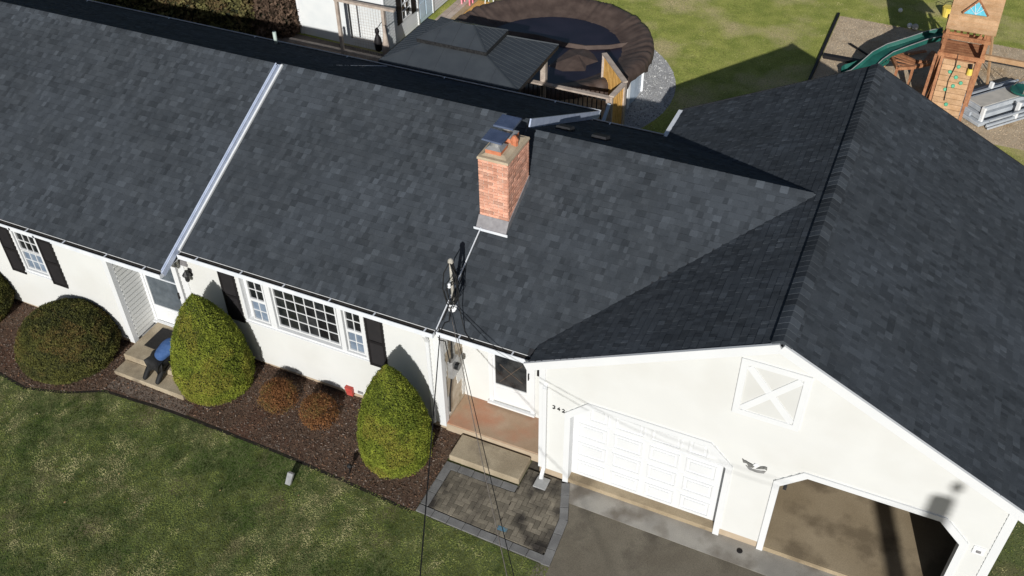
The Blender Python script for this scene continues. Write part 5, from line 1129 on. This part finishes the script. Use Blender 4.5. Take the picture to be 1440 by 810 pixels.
# grey stack of resin panels
gs = thing('panel_stack', (7.5, 18.2, 0), 'stack of grey resin pool steps and rails beside the climbing ramp', 'stack')
ca, sa = math.cos(.86), math.sin(.86)
def gp(u, v, z): return (6.75+u*ca-v*sa, 17.25+u*sa+v*ca, z)
def gbox(nm, u0, u1, v0, v1, z0, z1, m): b = MB(); b.hexa([gp(u0, v0, z0), gp(u1, v0, z0), gp(u1, v1, z0), gp(u0, v1, z0), gp(u0, v0, z1), gp(u1, v0, z1), gp(u1, v1, z1), gp(u0, v1, z1)]); return b.build(nm, M[m], gs, bevel=.012)
gbox('base_panel', -.1, 2.6, -.25, .95, .05, .16, 'resin'); gbox('side_beam', .1, 2.6, -.40, -.32, .03, .14, 'resin')
gbox('step_panel', .0, 2.6, -.12, .74, .20, .34, 'resin'); gbox('top_panel', .08, 2.6, -.05, .66, .38, .52, 'resin'); gbox('tread', .14, 2.5, .02, .58, .521, .535, 'resin_top')
gbox('rail', .0, 2.6, .86, .96, .30, .42, 'resin'); gbox('rail', .1, 2.6, 1.10, 1.17, .24, .31, 'resin'); gbox('rail', -.02, 2.6, -.52, -.46, .34, .40, 'resin'); gbox('rail', .02, 2.6, -.50, -.45, .05, .11, 'resin'); gbox('rail', -.05, 2.2, 1.26, 1.36, .06, .20, 'resin'); gbox('end_panel', -.06, .10, .2, 1.35, .17, .30, 'resin')
for u, v in ((.03, -.14), (.03, .72), (1.2, -.36), (1.4, .9)): gbox('bracket', u, u+.08, v-.05, v+.08, .04, .60, 'white_plastic')

# conifer just outside the right edge whose shadow falls across the play area corner
tr = thing('conifer_tree', (13.2, 13.0, 0), 'tall dark conifer standing right of the frame, shading the play area corner', 'tree')
trunk(tr, (13.2, 13.0, 0), .16, 6.5)
crown(tr, 'crown', (13.2, 13.0, .8), lambda t: (1.7*(1-t)**.8*(1+.25*math.sin(t*40))+.05, t*6.5), 14000, .16, ((.03, .045, .02), (.08, .10, .04)), 77, lump=.12, lay=.6)

# clutter round the play set: loose timbers and ropes
for k, (p, q, w_, lb) in enumerate((((3.9, 20.6, .05), (4.9, 21.3, .12), .12, 'loose brown board lying behind the green slide'), ((2.5, 20.9, .1), (3.3, 20.2, .1), .05, 'thin dark pole lying on the tan chips above the long timber'), ((4.9, 20.3, .05), (5.15, 21.5, .05), .14, 'loose brown board lying left of the tower posts'))):
    b = MB(); b.beam(p, q, w_, .05); o = b.build('loose_board', M['wood_red'] if k != 1 else M['black'], None, org=p); meta(o, lb, 'board')
cp = thing('lower_slide', (3.0, 18.9, 0), 'dark green scooped slide end lying at the foot of the wavy slide', 'slide')
b = MB(); prev = None
for i in range(9):
    t = i/8; c = Vector((2.72+1.0*t, 18.45+.75*t, .18+.45*t*t)); s_ = Vector((-.6, .8, 0))*(.36 if i else .26)
    sec = [c+s_+Vector((0, 0, .16)), c+s_*.8, c-s_*.8, c-s_+Vector((0, 0, .16)), c-s_*.9-Vector((0, 0, .03)), c+s_*.9-Vector((0, 0, .03))]
    if prev:
        for k in range(6): b.face([prev[k], prev[(k+1) % 6], sec[(k+1) % 6], sec[k]])
    prev = sec
b.build('chute', M['green'], cp)
